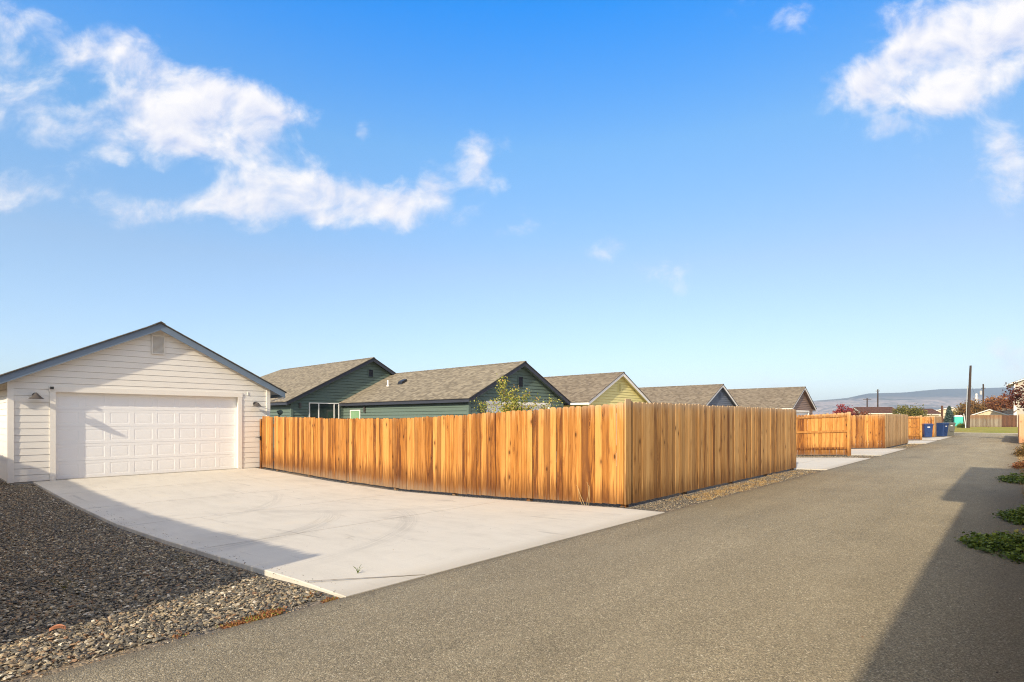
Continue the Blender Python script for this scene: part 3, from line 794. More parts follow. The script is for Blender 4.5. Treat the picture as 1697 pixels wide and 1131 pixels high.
# old grey fences past the lawn
fence('wooden_fence', 'old grey weathered board fence with rusty stains behind the far lawn', (-7.0, 136.0), (-2.0, 140.4), (.66,-.75), M['old_wood'], hgt=2.35, w=.32, flat=True, zref=.05, posts=0)
fence('wooden_fence', 'dark grey board fence at the right end of the old one behind the lawn', (-2.0, 140.45), (.1, 141.2), (.3,-.95), M['rust_wood'], hgt=2.3, w=.32, flat=True, zref=.05, posts=0)
fence('wooden_fence', 'low rust brown fence far behind the bins, left of the portable toilet', (-16.5, 160), (-10.6, 166), (.7,-.7), M['rust_wood'], hgt=1.7, w=.32, flat=True, zref=.1, posts=0)
# fence on the left, out of frame, that shades the gravel
fence('wooden_fence', 'picket fence across the gravel left of the camera, shading the stones', (-24, -.38), (-4.95, -.38), (0,-1), M['cedar_aged'], hgt=1.83)

# ------------------------------------------------------------------ neighbour garages on the right (outside the frame; they shade the road)
def side_garage(label, y0, y1, eave_z, x=.57):
    """hipped garage; its eave runs along the alley"""
    r_ = empty('side_garage', (x+.5, (y0+y1)/2, 0)); tag(r_, label, 'garage')
    hy = (y1-y0)/2; wd = 6.5
    m = MB()
    E = .5
    siding(m, lambda a, z, d: (-d, a, z), 0, eave_z-.12, lambda z: (-hy+E, hy-E))
    siding(m, lambda a, z, d: (a, -hy+E-d, z), 0, eave_z-.12, lambda z: (0, wd))
    siding(m, lambda a, z, d: (a, hy-E+d, z), 0, eave_z-.12, lambda z: (0, wd))
    m.build('wall', M['tan'], r_)
    m = MB(); s_ = .42; w2 = (wd+2*E)/2; k = min(w2, hy)
    A = (-E,-hy,eave_z); B_ = (wd+E,-hy,eave_z); C_ = (wd+E,hy,eave_z); D = (-E,hy,eave_z)
    if hy > w2:
        P_ = (-E+w2,-hy+w2,eave_z+s_*w2); Q = (-E+w2,hy-w2,eave_z+s_*w2); polys = [[A,B_,P_],[B_,C_,Q,P_],[C_,D,Q],[D,A,P_,Q]]
    else:
        P_ = (-E+hy,0,eave_z+s_*hy); Q = (wd+E-hy,0,eave_z+s_*hy); polys = [[A,B_,Q,P_],[B_,C_,Q],[C_,D,P_,Q],[D,A,P_]]
    for p in polys: m.prism(p, (0,0,-.14))
    m.build('roof', M['shingle_b'], r_)
side_garage('low hipped garage beside the camera, right of the road', -4.5, 8.0, 2.62)
side_garage('taller hipped garage on the right of the road, shading the asphalt', 6.57, 16.0, 3.40)

# ------------------------------------------------------------------ wheelie bins
def bin_(name, label, loc, rz, mat, sc=1, grp=None, w=.66, d=.78, hh=1.12):
    r_ = empty(name, loc, rz); tag(r_, label, 'bin', grp)
    m = MB(); b0 = .40; w0 = w*.78; d0 = d*.72
    def ring(ww, dd, z, y=0): 
        c_ = .05; x_, y_ = ww/2, dd/2
        return [(-x_+c_,-y_+y,z),(x_-c_,-y_+y,z),(x_,-y_+c_+y,z),(x_,y_-c_+y,z),(x_-c_,y_+y,z),(-x_+c_,y_+y,z),(-x_,y_-c_+y,z),(-x_,-y_+c_+y,z)]
    rings = [ring(w0,d0,.03), ring(w0*1.02,d0*1.02,.10), ring(w*.95,d*.92,hh-.14), ring(w,d,hh-.13), ring(w,d,hh-.06), ring(w*.93,d*.93,hh-.06)]
    vs = [p for q in rings for p in q]; fs = [(8*i+k, 8*i+(k+1)%8, 8*i+8+(k+1)%8, 8*i+8+k) for i in range(len(rings)-1) for k in range(8)]+[tuple(range(8))[::-1], tuple(range(40,48))]
    m.add(vs, fs); m.box(-w0*.25, w0*.25, -d/2+.015, -d/2+.06, .45, .55); m.build('bin_body', mat, r_)
    l = MB(); rings = [ring(w+.03,d+.05,hh-.052), ring(w+.03,d+.05,hh-.01), ring(w*.8,d*.8,hh+.035)]
    vs = [p for q in rings for p in q]; l.add(vs, [(8*i+k, 8*i+(k+1)%8, 8*i+8+(k+1)%8, 8*i+8+k) for i in range(2) for k in range(8)]+[tuple(range(8))[::-1], tuple(range(16,24))])
    l.build('lid', mat, r_)
    for s_ in (-1, 1):
        t_ = MB(); c_ = Vector((s_*(w0/2+.04), d0/2+.05, .13)); pts = []
        for k in range(16): q = 2*math.pi*k/16; pts.append(c_+Vector((-.03, .13*math.cos(q), .13*math.sin(q))))
        t_.prism(pts, (.06,0,0)); t_.build('wheel', M['rubber'], r_)
    t_ = MB(); t_.tube([(-w/2+.05,d/2,hh-.1),(-w/2+.05,d/2+.08,hh-.08),(w/2-.05,d/2+.08,hh-.08),(w/2-.05,d/2,hh-.1)], .017, 6); t_.build('handle', mat, r_)
    t_ = MB(); t_.box(-.09,.09,-d/2-.004+.035,-d/2+.05,hh-.30,hh-.23); t_.build('sticker', M['label'], r_)
bin_('wheelie_bin', 'blue wheeled bin nearest to the orange fence panel at the far driveway', (-5.60, 58.8, .01), R(20), M['bin_blue'], grp='bins')
bin_('wheelie_bin', 'larger blue wheeled bin between the other blue bin and the grey bin', (-4.86, 61.3, .01), R(64), M['bin_blue'], w=.76, d=.88, hh=1.18, grp='bins')
bin_('wheelie_bin', 'grey wheeled bin at the road edge behind the larger blue bin', (-4.58, 64.3, .01), R(40), M['bin_grey'], w=.74, d=.85, hh=1.2, grp='bins')

# ------------------------------------------------------------------ vegetation
def leaves(C, size, rnd, squash=1.0):
    """C (n,3) leaf centres -> V,F arrays of bent quads"""
    n = len(C); a = rng.normal(size=(n,3)); a /= np.linalg.norm(a, axis=1)[:,None]
    b = rng.normal(size=(n,3)); b[:,2] *= squash; b -= (b*a).sum(1)[:,None]*a; b /= np.linalg.norm(b, axis=1)[:,None]
    s_ = (size*rng.uniform(.6, 1.3, n))[:,None]
    V = np.stack([C-a*s_*.6, C+b*s_*.38, C+a*s_*.6, C-b*s_*.38], 1).reshape(-1, 3)
    F = np.arange(4*n).reshape(n, 4)
    return V, F
def crown_pts(c, rad, nclump, per, spread, seed=0, hollow=.35):
    q = np.random.default_rng(seed); c = np.array(c, float); rad = np.array(rad, float)
    d = q.normal(size=(nclump,3)); d /= np.linalg.norm(d, axis=1)[:,None]
    rr = (hollow+(1-hollow)*q.random(nclump)**.6)[:,None]
    cl = c+d*rr*rad
    cnt = q.integers(int(per*.4), int(per*1.6), nclump)
    P = np.repeat(cl, cnt, 0)+q.normal(size=(cnt.sum(),3))*spread*np.repeat(q.uniform(.5,1.3,nclump), cnt)[:,None]
    tone = np.repeat(q.uniform(.0,.75,nclump), cnt)+q.uniform(0,.35,cnt.sum())
    return cl, P, np.clip(tone, 0, 1)
def tree(name, label, base, c, rad, mat, leaf, nclump=60, per=40, spread=.3, trunk=.12, seed=1, cat='tree', group=None, limbs=14, hollow=.35):
    r_ = empty(name, base); tag(r_, label, cat, group); b = np.array(base, float)
    cl, P, tone = crown_pts(c, rad, nclump, per, spread, seed, hollow)
    V, F = leaves(P-b, leaf, None); np_mesh('crown', V, F, tone, mat, r_)
    m = MB(); cc = np.array(c)-b; top = cc+np.array([0,0,rad[2]*.5])
    k = [np.array([0,0,-.05]), cc*.35+np.array([.05*trunk,0,0]), cc*.75, top]
    m.tube(k, [trunk, trunk*.8, trunk*.5, trunk*.12], 8)
    q = random.Random(seed)
    for i in q.sample(range(len(cl)), min(limbs, len(cl))):
        e = cl[i]-b; s_ = q.uniform(.35, .8); p0 = k[1]*(1-s_)+k[2]*s_ if s_ > .2 else k[1]
        mid = (p0+e)/2+np.array([q.uniform(-.1,.1)*rad[0], q.uniform(-.1,.1)*rad[1], .08*rad[2]])
        m.tube([p0, mid, e], [trunk*.35, trunk*.2, trunk*.06], 5)
    m.build('trunk', M['bark'], r_, smooth=True)
    return r_

# yellow-green sapling behind the near fence: several arching whips
def sapling():
    b = np.array((-14.95, 16.3, -.28)); r_ = empty('sapling', b)
    tag(r_, 'sparse yellow green young tree rising above the orange fence in front of the green gable', 'tree')
    m = MB(); q = random.Random(4); pts = []
    right = np.array((.7385, .6743, 0.)); dp = np.array((-.6743,.7385,0.))
    whips = [(-.35,3.42,1),(-.42,3.15,.8),(.22,3.0,.8),(.05,2.85,1),(.65,2.82,.8),(.30,2.5,1.2),(-.05,2.4,1.2),(-1.35,2.42,.7),(-1.05,2.35,.5),(1.05,2.58,.6),(1.6,2.55,.55),(1.95,2.62,.45),(-.7,2.55,.6),(.8,2.3,.8),(1.35,2.25,.5),(.45,2.15,1.1),(-.3,2.2,1)]
    tips = []
    for (u, z, dens) in whips:
        dd = q.uniform(-.5,.5); e = right*u+dp*dd+np.array((0,0,z))
        mid = right*u*.45+dp*dd*.4+np.array((0,0,z*.62)); p0 = np.array((0,0,.35+.15*q.random()))
        path = [p0, p0*.4+mid*.6, mid, mid*.45+e*.55+np.array((0,0,.1)), e]
        m.tube(path, [.022,.016,.012,.008,.003], 5)
        for s_ in np.linspace(.30, 1, int(26*dens)):
            k = s_*4; i = min(int(k), 3); p = path[i]*(1-(k-i))+path[i+1]*(k-i)
            n = int(q.uniform(9, 22)*(.6+.5*dens))
            pts.append(p+rng.normal(size=(n,3))*np.array((.10,.10,.09))*(1.0+.5*dens*(1.2-s_)))
    m.tube([(0,0,-.02),(0,0,.5)], [.035,.028], 8)
    P = np.concatenate(pts); V, F = leaves(P, .068, None)
    np_mesh('foliage', V, F, rng.random(len(F)), M['lf_sapling'], r_); m.build('trunk', M['bark'], r_)
sapling()
tree('maple_tree', 'rust red maple overhanging the right edge of the alley', (2.4, 53, 0), (2.3, 53, 2.95), (2.75, 2.75, 1.25), M['lf_maple'], .14, 70, 120, .30, .13, 11, hollow=.2)
tree('crimson_tree', 'crimson leaved round tree beyond the railed fence panel', (-23.0,114.4,0), (-23.0,114.4,2.6), (1.7,1.7,1.55), M['lf_red'], .20, 60, 60, .28, .12, 21)
tree('shrub_tree', 'dark plum low bush right of the crimson tree', (-21.6,118,0), (-21.3,118,1.9), (1.6,1.3,1.0), M['lf_maple'], .2, 40, 50, .3, .08, 22)
tree('olive_tree', 'olive and gold bushy tree in front of the far brown roof', (-15.0,128,0), (-15.0,128,2.5), (2.3,2.0,1.7), M['lf_olive'], .24, 70, 60, .35, .12, 23)
tree('russet_tree', 'large russet tree behind the small pale gable', (-3.4,166,0), (-3.4,166,3.5), (3.1,2.6,3.0), M['lf_russet'], .32, 120, 70, .5, .2, 25)
tree('autumn_tree', 'dark brown orange trees between the two utility poles', (-7.2,163,0), (-7.2,163,3.0), (2.6,2.2,2.2), M['lf_orange'], .30, 90, 70, .5, .2, 26)
tree('autumn_tree', 'low dull green tree left of the tall utility pole', (-9.2,172,0), (-9.2,172,2.8), (2.0,1.8,1.8), M['lf_olive'], .30, 60, 60, .45, .18, 27)
tree('green_bush', 'round green bush on the lawn beside the portable toilet', (-7.0,124,0), (-7.0,124,.42), (.55,.5,.42), M['lf_weed'], .10, 40, 60, .13, .04, 28, cat='bush')
def spruce(base, H_, rad):
    r_ = empty('blue_spruce', base); tag(r_, 'blue green conical spruce in front of the pale far house', 'tree')
    P = []; q = np.random.default_rng(9)
    for k in range(46):
        z = .4+(H_-.5)*k/46; rr = rad*(1-k/46)**.8+.08
        for j in range(11):
            a = q.uniform(0, 2*math.pi); L = rr*q.uniform(.7, 1.12)
            s_ = q.random((26,1)); P.append(np.concatenate([s_*L*math.cos(a), s_*L*math.sin(a), z-s_*.25*rr], 1)+q.normal(size=(26,3))*.09)
    P = np.concatenate(P); V, F = leaves(P, .17, None); np_mesh('crown', V, F, rng.random(len(F)), M['lf_spruce'], r_)
    m = MB(); m.tube([(0,0,-.05),(0,0,H_*.9)], [.14,.02], 8); m.build('trunk', M['bark'], r_)
spruce((-10.95, 155.5, 0), 4.5, 1.15)

# weeds creeping over the right edge of the asphalt
def weed(label, x0, x1, y0, y1, hgt, n, seed, mat='lf_weed', name='weed_clump', size=.045, grp='weeds along the right edge of the road'):
    q = np.random.default_rng(seed); cx, cy = (x0+x1)/2, (y0+y1)/2
    r_ = empty(name, (cx, cy, 0)); tag(r_, label, 'weed', grp)
    st = []; m = MB()
    for k in range(n//38):
        a = q.uniform(0, 2*math.pi); s_ = math.sqrt(q.random())*(1 if q.random() < .86 else q.uniform(1.05, 1.45)); p = np.array((math.cos(a)*s_*(x1-x0)/2, math.sin(a)*s_*(y1-y0)/2, 0))
        hh = hgt*max(.22, 1.05-s_*.75)*q.uniform(.4, 1.15)
        m.tube([p*.75+np.array((0,0,.0)), p+np.array((0,0,hh*.6)), p*1.05+np.array((0,0,hh))], [.004,.003,.0015], 4)
        c_ = p+np.array((0,0,hh*.62)); st.append(c_+q.normal(size=(38,3))*np.array((.055,.055,hh*.26)))
    P = np.concatenate(st); P[:,2] = np.abs(P[:,2])+.01
    n_ = len(P)
    a = q.normal(size=(n_,3)); a[:,2] *= .35; a /= np.linalg.norm(a, axis=1)[:,None]
    b = np.cross(a, np.array([0,0,1.])+q.normal(size=(n_,3))*.45); b /= np.linalg.norm(b, axis=1)[:,None]
    s_ = (size*q.uniform(.45, 1.1, n_))[:,None]
    c_ = np.cross(a, b)*s_*.12
    V = np.stack([P-a*s_*.5, P-a*s_*.2+b*s_*.42+c_, P+a*s_*.3+b*s_*.36+c_, P+a*s_*.55, P+a*s_*.3-b*s_*.36+c_, P-a*s_*.2-b*s_*.42+c_], 1).reshape(-1,3)
    F = np.arange(6*n_).reshape(n_, 6)
    np_mesh('foliage', V, F, np.clip(P[:,2]/hgt*.35+q.random(n_)*.7, 0, 1), M[mat], r_); m.build('stem', M['lf_weed'], r_)
weed('dark green leafy weed patch creeping onto the road, nearest on the right', -.42, .62, 7.95, 9.15, .20, 5200, 1)
weed('green weed patch on the right road edge, second from the camera', -.14, .7, 10.5, 11.9, .24, 4200, 2)
weed('small green weeds by the right road edge, third from the camera', -.28, .55, 17.2, 18.9, .24, 2600, 3)
weed('rust coloured dry weed on the right verge, farthest of the weeds', .0, .75, 29.5, 32.5, .75, 3000, 4, mat='lf_orange', size=.06)
weed('sparse reddish brown weeds on the right verge, fourth from the camera', -.05, .6, 21.5, 24.5, .35, 1500, 5, mat='lf_russet', size=.05)
def tufts(name, label, areas, n, hgt, mat, seed, cat=None, kind=None, per=22):
    q = np.random.default_rng(seed); V = []; rn = []
    for (x0, x1, y0, y1, wgt) in areas:
        for k in range(int(n*wgt)):
            x, y = q.uniform(x0, x1), q.uniform(y0, y1); z = float(g(x, y)) if x < .3 else 0
            a = q.uniform(0, 2*math.pi, per); L = hgt*q.uniform(.3, 1.2, per); lean = q.uniform(.2, 1.3, per)
            bx = x+q.normal(size=per)*.03; by = y+q.normal(size=per)*.03
            for j in range(per):
                dx, dy = math.cos(a[j]), math.sin(a[j]); w = .0028
                t_ = (bx[j]+dx*L[j]*lean[j]*.7, by[j]+dy*L[j]*lean[j]*.7, z+L[j]*.75)
                V += [(bx[j]-dy*w, by[j]+dx*w, z), (bx[j]+dy*w, by[j]-dx*w, z), t_]
                rn.append(q.random())
    V = np.array(V); F = np.arange(len(V)).reshape(-1, 3)
    o = np_mesh(name, V, F, np.array(rn), M[mat]); tag(o, label, cat, None, kind)
tufts('dry_grass', 'straw coloured dry grass at the foot of the alley fences', [(-4.95,-4.3,9.6,17.5,.3),(-4.7,-4.25,9.9,14.5,.45),(-4.8,-4.3,38,42,.10)], 330, .06, 'straw', 5, 'grass', 'stuff')
tufts('dry_grass', 'dry brown and gold grass on the right verge of the alley', [(.08,.7,19,35,.8),(.1,.8,12,19,.35),(.15,.8,38,45,.2)], 420, .16, 'straw', 6, 'grass', 'stuff')
tufts('green_grass', 'thin green and yellow grass growing in the gravel by the slab', [(-7.6,-7.2,2.14,2.22,.12),(-7.4,-6.4,1.0,1.12,.30),(-10.5,-8.0,8.22,8.30,.25),(.1,.6,19,20.5,.4)], 90, .035, 'lf_olive', 7, 'grass', 'stuff')

# red-brown creeping stonecrop along the asphalt edge
def moss():
    q = np.random.default_rng(12); P = []
    for k in range(900):
        t_ = q.random()**1.6; y = 2.62-t_*2.3; x = -4.17-abs(q.normal())*(.035+.13*max(0, 1-t_*2.2))
        if mnoise.noise(Vector((x*5, y*2.6, 0))) < -.06+.22*t_: continue
        if y > 2.2: x = max(x, -4.75-.0); 
        P.append(np.array((x, y, float(g(x, y))+.012))+q.normal(size=(18,3))*np.array((.02,.02,.005)))
    P = np.concatenate(P)
    keep = ~((P[:,1] > 2.42) & (P[:,0] < -4.13)) | (P[:,2] > 5)
    P = P[keep]; V, F = leaves(P, .015, None, .4)
    o = np_mesh('stonecrop', V, F, q.random(len(F)), M['lf_moss']); tag(o, 'red brown creeping stonecrop along the gravel edge of the road', 'ground cover', None, 'stuff')
moss()

# a curled fallen leaf on the gravel
m = MB(); c0 = Vector((-5.05, .72, -.035)); vs = []; n = 9
for i in range(n):
    t_ = i/(n-1); w = .016*math.sin(math.pi*min(1, t_*1.05+.02))**.7; x = (t_-.5)*.095
    for s_ in (-1, -.4, .4, 1): vs.append((x, s_*w, .012+.03*abs(s_)**1.5+.02*math.sin(t_*3)))
m.add(vs, [(4*i+k, 4*i+k+1, 4*i+k+5, 4*i+k+4) for i in range(n-1) for k in range(3)])
o = m.build('fallen_leaf', M['terracotta_leaf'], None, tuple(c0)); o.rotation_euler = (0, .1, R(75)); tag(o, 'curled terracotta coloured dry leaf lying on the gravel', 'leaf')
# two dry bent stalks against the fence
D = empty('dry_stalks', (-5.75, FY-.12, -.05)); tag(D, 'pale dry bent stalks standing against the orange fence near its corner', 'dry plant')
for k, (a, b_, c_) in enumerate([((0,0,0),(-.09,-.01,.18),(-.16,0,.33)), ((.04,0,0),(.10,-.02,.2),(.07,0,.40)), ((.09,0,0),(.12,-.02,.2),(.10,0,.35)), ((-.05,0,0),(-.12,0,.12),(-.13,0,.26))]):
    m = MB(); m.tube([a, b_, c_, (c_[0]-.03, 0, c_[2]+.02)], [.004,.0035,.003,.002], 5); m.rnd = .9; m.r = [.9]*len(m.r); m.build('stalk', M['straw'], D)
# grass sprig in the driveway joint
D = empty('grass_sprig', (-4.72, 2.95, .01)); tag(D, 'tiny green sprig growing from the driveway joint near the road', 'weed')
m = MB()
for a in range(7):
    w = a*.9; L = .03+.02*(a % 3); m.tube([(0,0,-.01),(.02*math.cos(w),.02*math.sin(w),L*.6),(.05*math.cos(w),.05*math.sin(w),L)], [.003,.0022,.0008], 4)
m.build('blades', M['lf_weed'], D)

# ------------------------------------------------------------------ loose stones
def stones(areas, name, label, seed, cam=(0.,0.)):
    q = np.random.default_rng(seed)
    # low-poly pebble: subdivided octahedron, 18 verts / 32 faces -> use 12-vertex icosahedron
    ph = (1+5**.5)/2
    B = np.array([(-1,ph,0),(1,ph,0),(-1,-ph,0),(1,-ph,0),(0,-1,ph),(0,1,ph),(0,-1,-ph),(0,1,-ph),(ph,0,-1),(ph,0,1),(-ph,0,-1),(-ph,0,1)], float); B /= np.linalg.norm(B[0])
    T_ = np.array([(0,11,5),(0,5,1),(0,1,7),(0,7,10),(0,10,11),(1,5,9),(5,11,4),(11,10,2),(10,7,6),(7,1,8),(3,9,4),(3,4,2),(3,2,6),(3,6,8),(3,8,9),(4,9,5),(2,4,11),(6,2,10),(8,6,7),(9,8,1)])
    VV = []; RR = []
    for (x0, x1, y0, y1, n, s0, s1, lift, *zz) in areas:
        x = q.uniform(x0, x1, n); y = q.uniform(y0, y1, n)
        s_ = s0+(s1-s0)*q.random(n)**2.2
        z = (g(x, y) if not zz else h(x)+.014 if zz[0] == 2 else .006+.018*(1-np.abs(x+1.93)/2.2))+lift*q.random(n)
        sc = np.stack([s_, s_*q.uniform(.55,.95,n), s_*q.uniform(.22,.50,n)], 1)
        v = B[None]*(1+q.normal(size=(n,12,1))*.24)*sc[:,None,:]
        a = q.uniform(0, 2*np.pi, n); t_ = q.normal(size=n)*.35
        ct, st = np.cos(t_)[:,None], np.sin(t_)[:,None]
        X, Y, Z = v[:,:,0], v[:,:,1], v[:,:,2]; X, Z = X*ct+Z*st, -X*st+Z*ct
        ca, sa = np.cos(a)[:,None], np.sin(a)[:,None]; X, Y = X*ca-Y*sa, X*sa+Y*ca
        VV.append(np.stack([X+x[:,None], Y+y[:,None], Z+z[:,None]], 2)); RR.append(q.random(n))
    V = np.concatenate(VV); n = len(V); r_ = np.concatenate(RR)
    F = (T_[None]+12*np.arange(n)[:,None,None]).reshape(-1, 3)
    o = np_mesh(name, V.reshape(-1,3), F, np.repeat(r_, 20), M['stone']); tag(o, label, 'gravel', None, 'stuff')
stones([(-7.0,-4.30,-.3,2.40,28000,.006,.025,.018), (-10.0,-7.0,-.3,2.36,25000,.007,.023,.016), (-15,-10,-.3,2.31,26000,.009,.022,.015), (-20.5,-15,-.3,2.26,16000,.012,.024,.012),
        (-4.95,-4.22,8.4,18.4,9000,.006,.016,.01), (-4.35,-4.15,-.5,2.2,1300,.004,.010,.004), (-11.6,-7.2,8.18,8.34,2200,.006,.014,.01),
        (-9,-4.2,25.1,27.4,5000,.010,.022,.01), (-5.0,-4.2,34.5,43,4000,.009,.018,.01), (-9,-4.2,49.7,52.1,2500,.014,.026,.01), (-5.1,-4.2,62.1,68,1200,.014,.03,.01),
        (-4.12,-3.85,-.5,18,420,.003,.008,.001,1), (-4.1,.0,1,25,260,.003,.007,.001,1), (-.5,.2,4,22,300,.003,.009,.001,1), (-14,-4.3,2.42,2.62,150,.004,.010,.0,2), (-14,-4.3,2.6,8,60,.004,.008,.0,2)],
       'gravel', 'dark angular gravel beside the driveway and along the fences', 3)

# ------------------------------------------------------------------ far props
def pole(label, x, y, hgt, r0, r1, lean=(0,0), mat='pole', name='utility_pole', arm=None, cat='pole', grp=None):
    o = empty(name, (x, y, 0)); tag(o, label, cat, grp)
    m = MB(); m.tube([(0,0,-.3),(lean[0]*.5,lean[1]*.5,hgt*.5),(lean[0],lean[1],hgt)], [r0,(r0+r1)/2,r1], 10); m.build('shaft', M[mat], o)
    if arm:
        z, L = arm; m = MB(); m.box(lean[0]-L, lean[0]+L, lean[1]-.07, lean[1]-.01-.0, z, z+.12); m.build('crossarm', M[mat], o)
        m = MB()
        for s_ in (-.85, .1, .85): m.tube([(lean[0]+s_*L,lean[1]-.04,z+.12),(lean[0]+s_*L,lean[1]-.04,z+.30)], [.05,.03], 6)
        m.build('insulator', M['grey_metal'], o)
    return o
p = pole('tallest brown wooden utility pole, standing at the far end of the lawn', -6.0, 120.4, 10.6, .24, .15, (.35,.1))
m = MB(); m.tube([(-.28,-.1,.0),(-.05,-.1,7.2)], .05, 6); m.build('conduit', M['grey_metal'], p)
m = MB(); m.tube([(.3,0,7.6),(2.6,3.0,.1)], .012, 5); m.build('guy_wire', M['black'], p)
pole('white plastic post leaning against the foot of the tallest utility pole', -6.2, 119.6, 2.5, .06, .05, (-.30,0), 'white_trim', 'leaning_post')
p = pole('utility pole with grey transformer behind the russet tree', -6.6, 197.0, 11.2, .22, .16, (0,0), arm=(10.0,.5))
m = MB(); m.lathe([(0,0),(.28,0),(.28,1.0),(.2,1.08),(0,1.1)], (-.5,-.1,8.3), 12); m.build('transformer', M['grey_metal'], p)
pole('pale steel pole just left of the transformer pole', -8.0, 196.0, 8.6, .26, .24, (0,0), 'white_trim', 'steel_pole')
pole('short utility pole with small crossarm, left one above the brown roof', -27.9, 164.1, 7.0, .17, .13, (0,0), arm=(6.6,.9))
pole('tall utility pole above the brown roof, right one of the pair', -25.9, 165.9, 9.2, .19, .14, (0,0), arm=(8.7,.45))
pole('short dark brown post rising above the far fence behind the bins', -10.9, 139.0, 4.3, .2, .19, (0,0), 'rust_wood', 'wooden_post')
pole('thin white vent post in front of the far brown roof', -17.6, 134, 3.9, .06, .06, (0,0), 'white_trim', 'white_post')

# portable toilet
PT = empty('portable_toilet', (-9.3, 154.0, .26), R(12)); tag(PT, 'turquoise portable toilet with white roof beyond the lawn', 'portable toilet')
m = MB(); m.box(-.74,.74,-.7,.7,0,1.92); m.box(-.70,.70,-.66,.66,-.3,0); m.build('cabin', M['teal'], PT)
m = MB(); m.box(-.46,.46,-.735,-.702,.08,1.82); m.build('door', M['teal'], PT)
m = MB(); m.box(-.77,.77,-.73,.73,1.922,2.0); m.prism([(-.72,-.6,2.0),(.72,-.6,2.0),(.5,-.6,2.22),(-.5,-.6,2.22)], (0,1.2,0)); m.build('roof', M['white_trim'], PT)

def far_house(name, label, loc, rz, W, L, R_, slope, wm, fm, rm, E=None):
    r_ = empty(name, loc, rz); tag(r_, label, 'house'); 
    body(r_, W, L, E or W/2+.4, R_, slope, M[wm], M[fm], M[fm], M[rm], F=.4, pitch=.4)
    return r_
a1 = math.atan2(143.84-139.15, -20.43+25.57)
far_house('far_house', 'far brown roofed house with pale fascia under the two thin utility poles', (-20.2, 143.7, -.2), R(40), 5.4, 7.3, 4.45, .42, 'tan', 'white_trim', 'shingle_d')
far_house('far_house', 'far brown roofed house behind the olive tree', (-13.8, 150.0, -.3), R(42), 5, 9.0, 4.2, .38, 'tan', 'white_trim', 'shingle_d')
far_house('far_house', 'pale tan far house with broad low gable behind the spruce', (-12.4, 180.0, -.1), R(-86), 10.5, 10, 4.9, .27, 'tan', 'white_trim', 'shingle_b')
far_house('far_house', 'small pale gable behind the old grey fence', (-4.2, 155.0, 0), R(-88), 5.6, 6, 3.8, .40, 'tan', 'white_trim', 'shingle_b')
far_house('far_house', 'grey roofed house right of the small pale gable', (3.0, 166, -.2), R(0), 6, 5.6, 4.5, .45, 'tan', 'white_trim', 'shingle_b')
# two storey house at the right edge
TS = empty('two_storey_house', (3.4, 142.0, 0), R(-90)); tag(TS, 'tall cream two storey house at the far right edge', 'house')
M['cream_old'] = painted('tan_cream_siding', (.44,.40,.34), .7, .1)
body(TS, 7.3, 11, 4.75, 10.25, .42, M['cream_old'], M['white_trim'], M['white_trim'], M['shingle_b'], F=.6, pitch=.22)
m = MB(); m.box(.05,.45,-3.75,-3.35,0,6.6); m.build('column', M['white_trim'], TS)

# ------------------------------------------------------------------ hills
def hills():
    pr = [(900,20),(1100,45),(1250,75),(1343,103),(1403,120),(1440,146),(1501,150),(1558,167),(1624,170),(1673,179),(1760,190),(1900,205),(2300,180),(3200,120)]
    px = np.array([p[0] for p in pr], float); az = np.degrees(np.arctan((px-848.5)/915.))-42.4   # degrees clockwise from +Y
    hh = np.array([p[1] for p in pr], float)
    # heights were read at depth 3000 along the view axis
    A = np.linspace(-44, 42, 420); nr = 46
    V = []
    for j in range(nr):
        s_ = j/(nr-1); 
        for a in A:
            vd = 3000/ max(.3, math.cos(math.radians(a+42.4)))
            r_ = vd*(.62+.38*s_*1.0)
            H_ = float(np.interp(a, az, hh)); ra = math.radians(a)
            x, y = math.sin(ra)*r_, math.cos(ra)*r_
            n = mnoise.fractal(Vector((x*.0022, y*.0022, 3.)), .9, 2.1, 6)
            rise = s_**1.5
            z = H_*rise*(1+.0*n)+n*26*math.sin(math.pi*min(s_, .999))+1.6*math.sin(s_*math.pi)*mnoise.noise(Vector((x*.02,y*.02,0)))*2+n*3*s_
            V.append((x, y, z-3*(1-s_)))
    na = len(A); F = [(j*na+i, j*na+i+1, (j+1)*na+i+1, (j+1)*na+i) for j in range(nr-1) for i in range(na-1)]
    # back skirt
    b = len(V); V += [(V[(nr-1)*na+i][0]*1.06, V[(nr-1)*na+i][1]*1.06, -5) for i in range(na)]
    F += [((nr-1)*na+i, (nr-1)*na+i+1, b+i+1, b+i) for i in range(na-1)]
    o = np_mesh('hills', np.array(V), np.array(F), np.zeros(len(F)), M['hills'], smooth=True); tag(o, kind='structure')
hills()

# ------------------------------------------------------------------ haze
hz = MB(); hz.box(-6800, 6800, -1700, 6800, -8, 245)
mh = bpy.data.materials.new('haze'); mh.use_nodes = True; nt = mh.node_tree
for n in list(nt.nodes): nt.nodes.remove(n)
out = nt.nodes.new('ShaderNodeOutputMaterial'); pv = nt.nodes.new('ShaderNodeVolumePrincipled')
pv.inputs['Color'].default_value = (.66,.82,1,1); pv.inputs['Density'].default_value = HAZE_D = .00020; pv.inputs['Anisotropy'].default_value = 0
nt.links.new(pv.outputs[0], out.inputs['Volume'])
o = hz.build('haze', mh); tag(o, 'thin pale blue haze over the distant hills', 'haze', None, 'stuff')

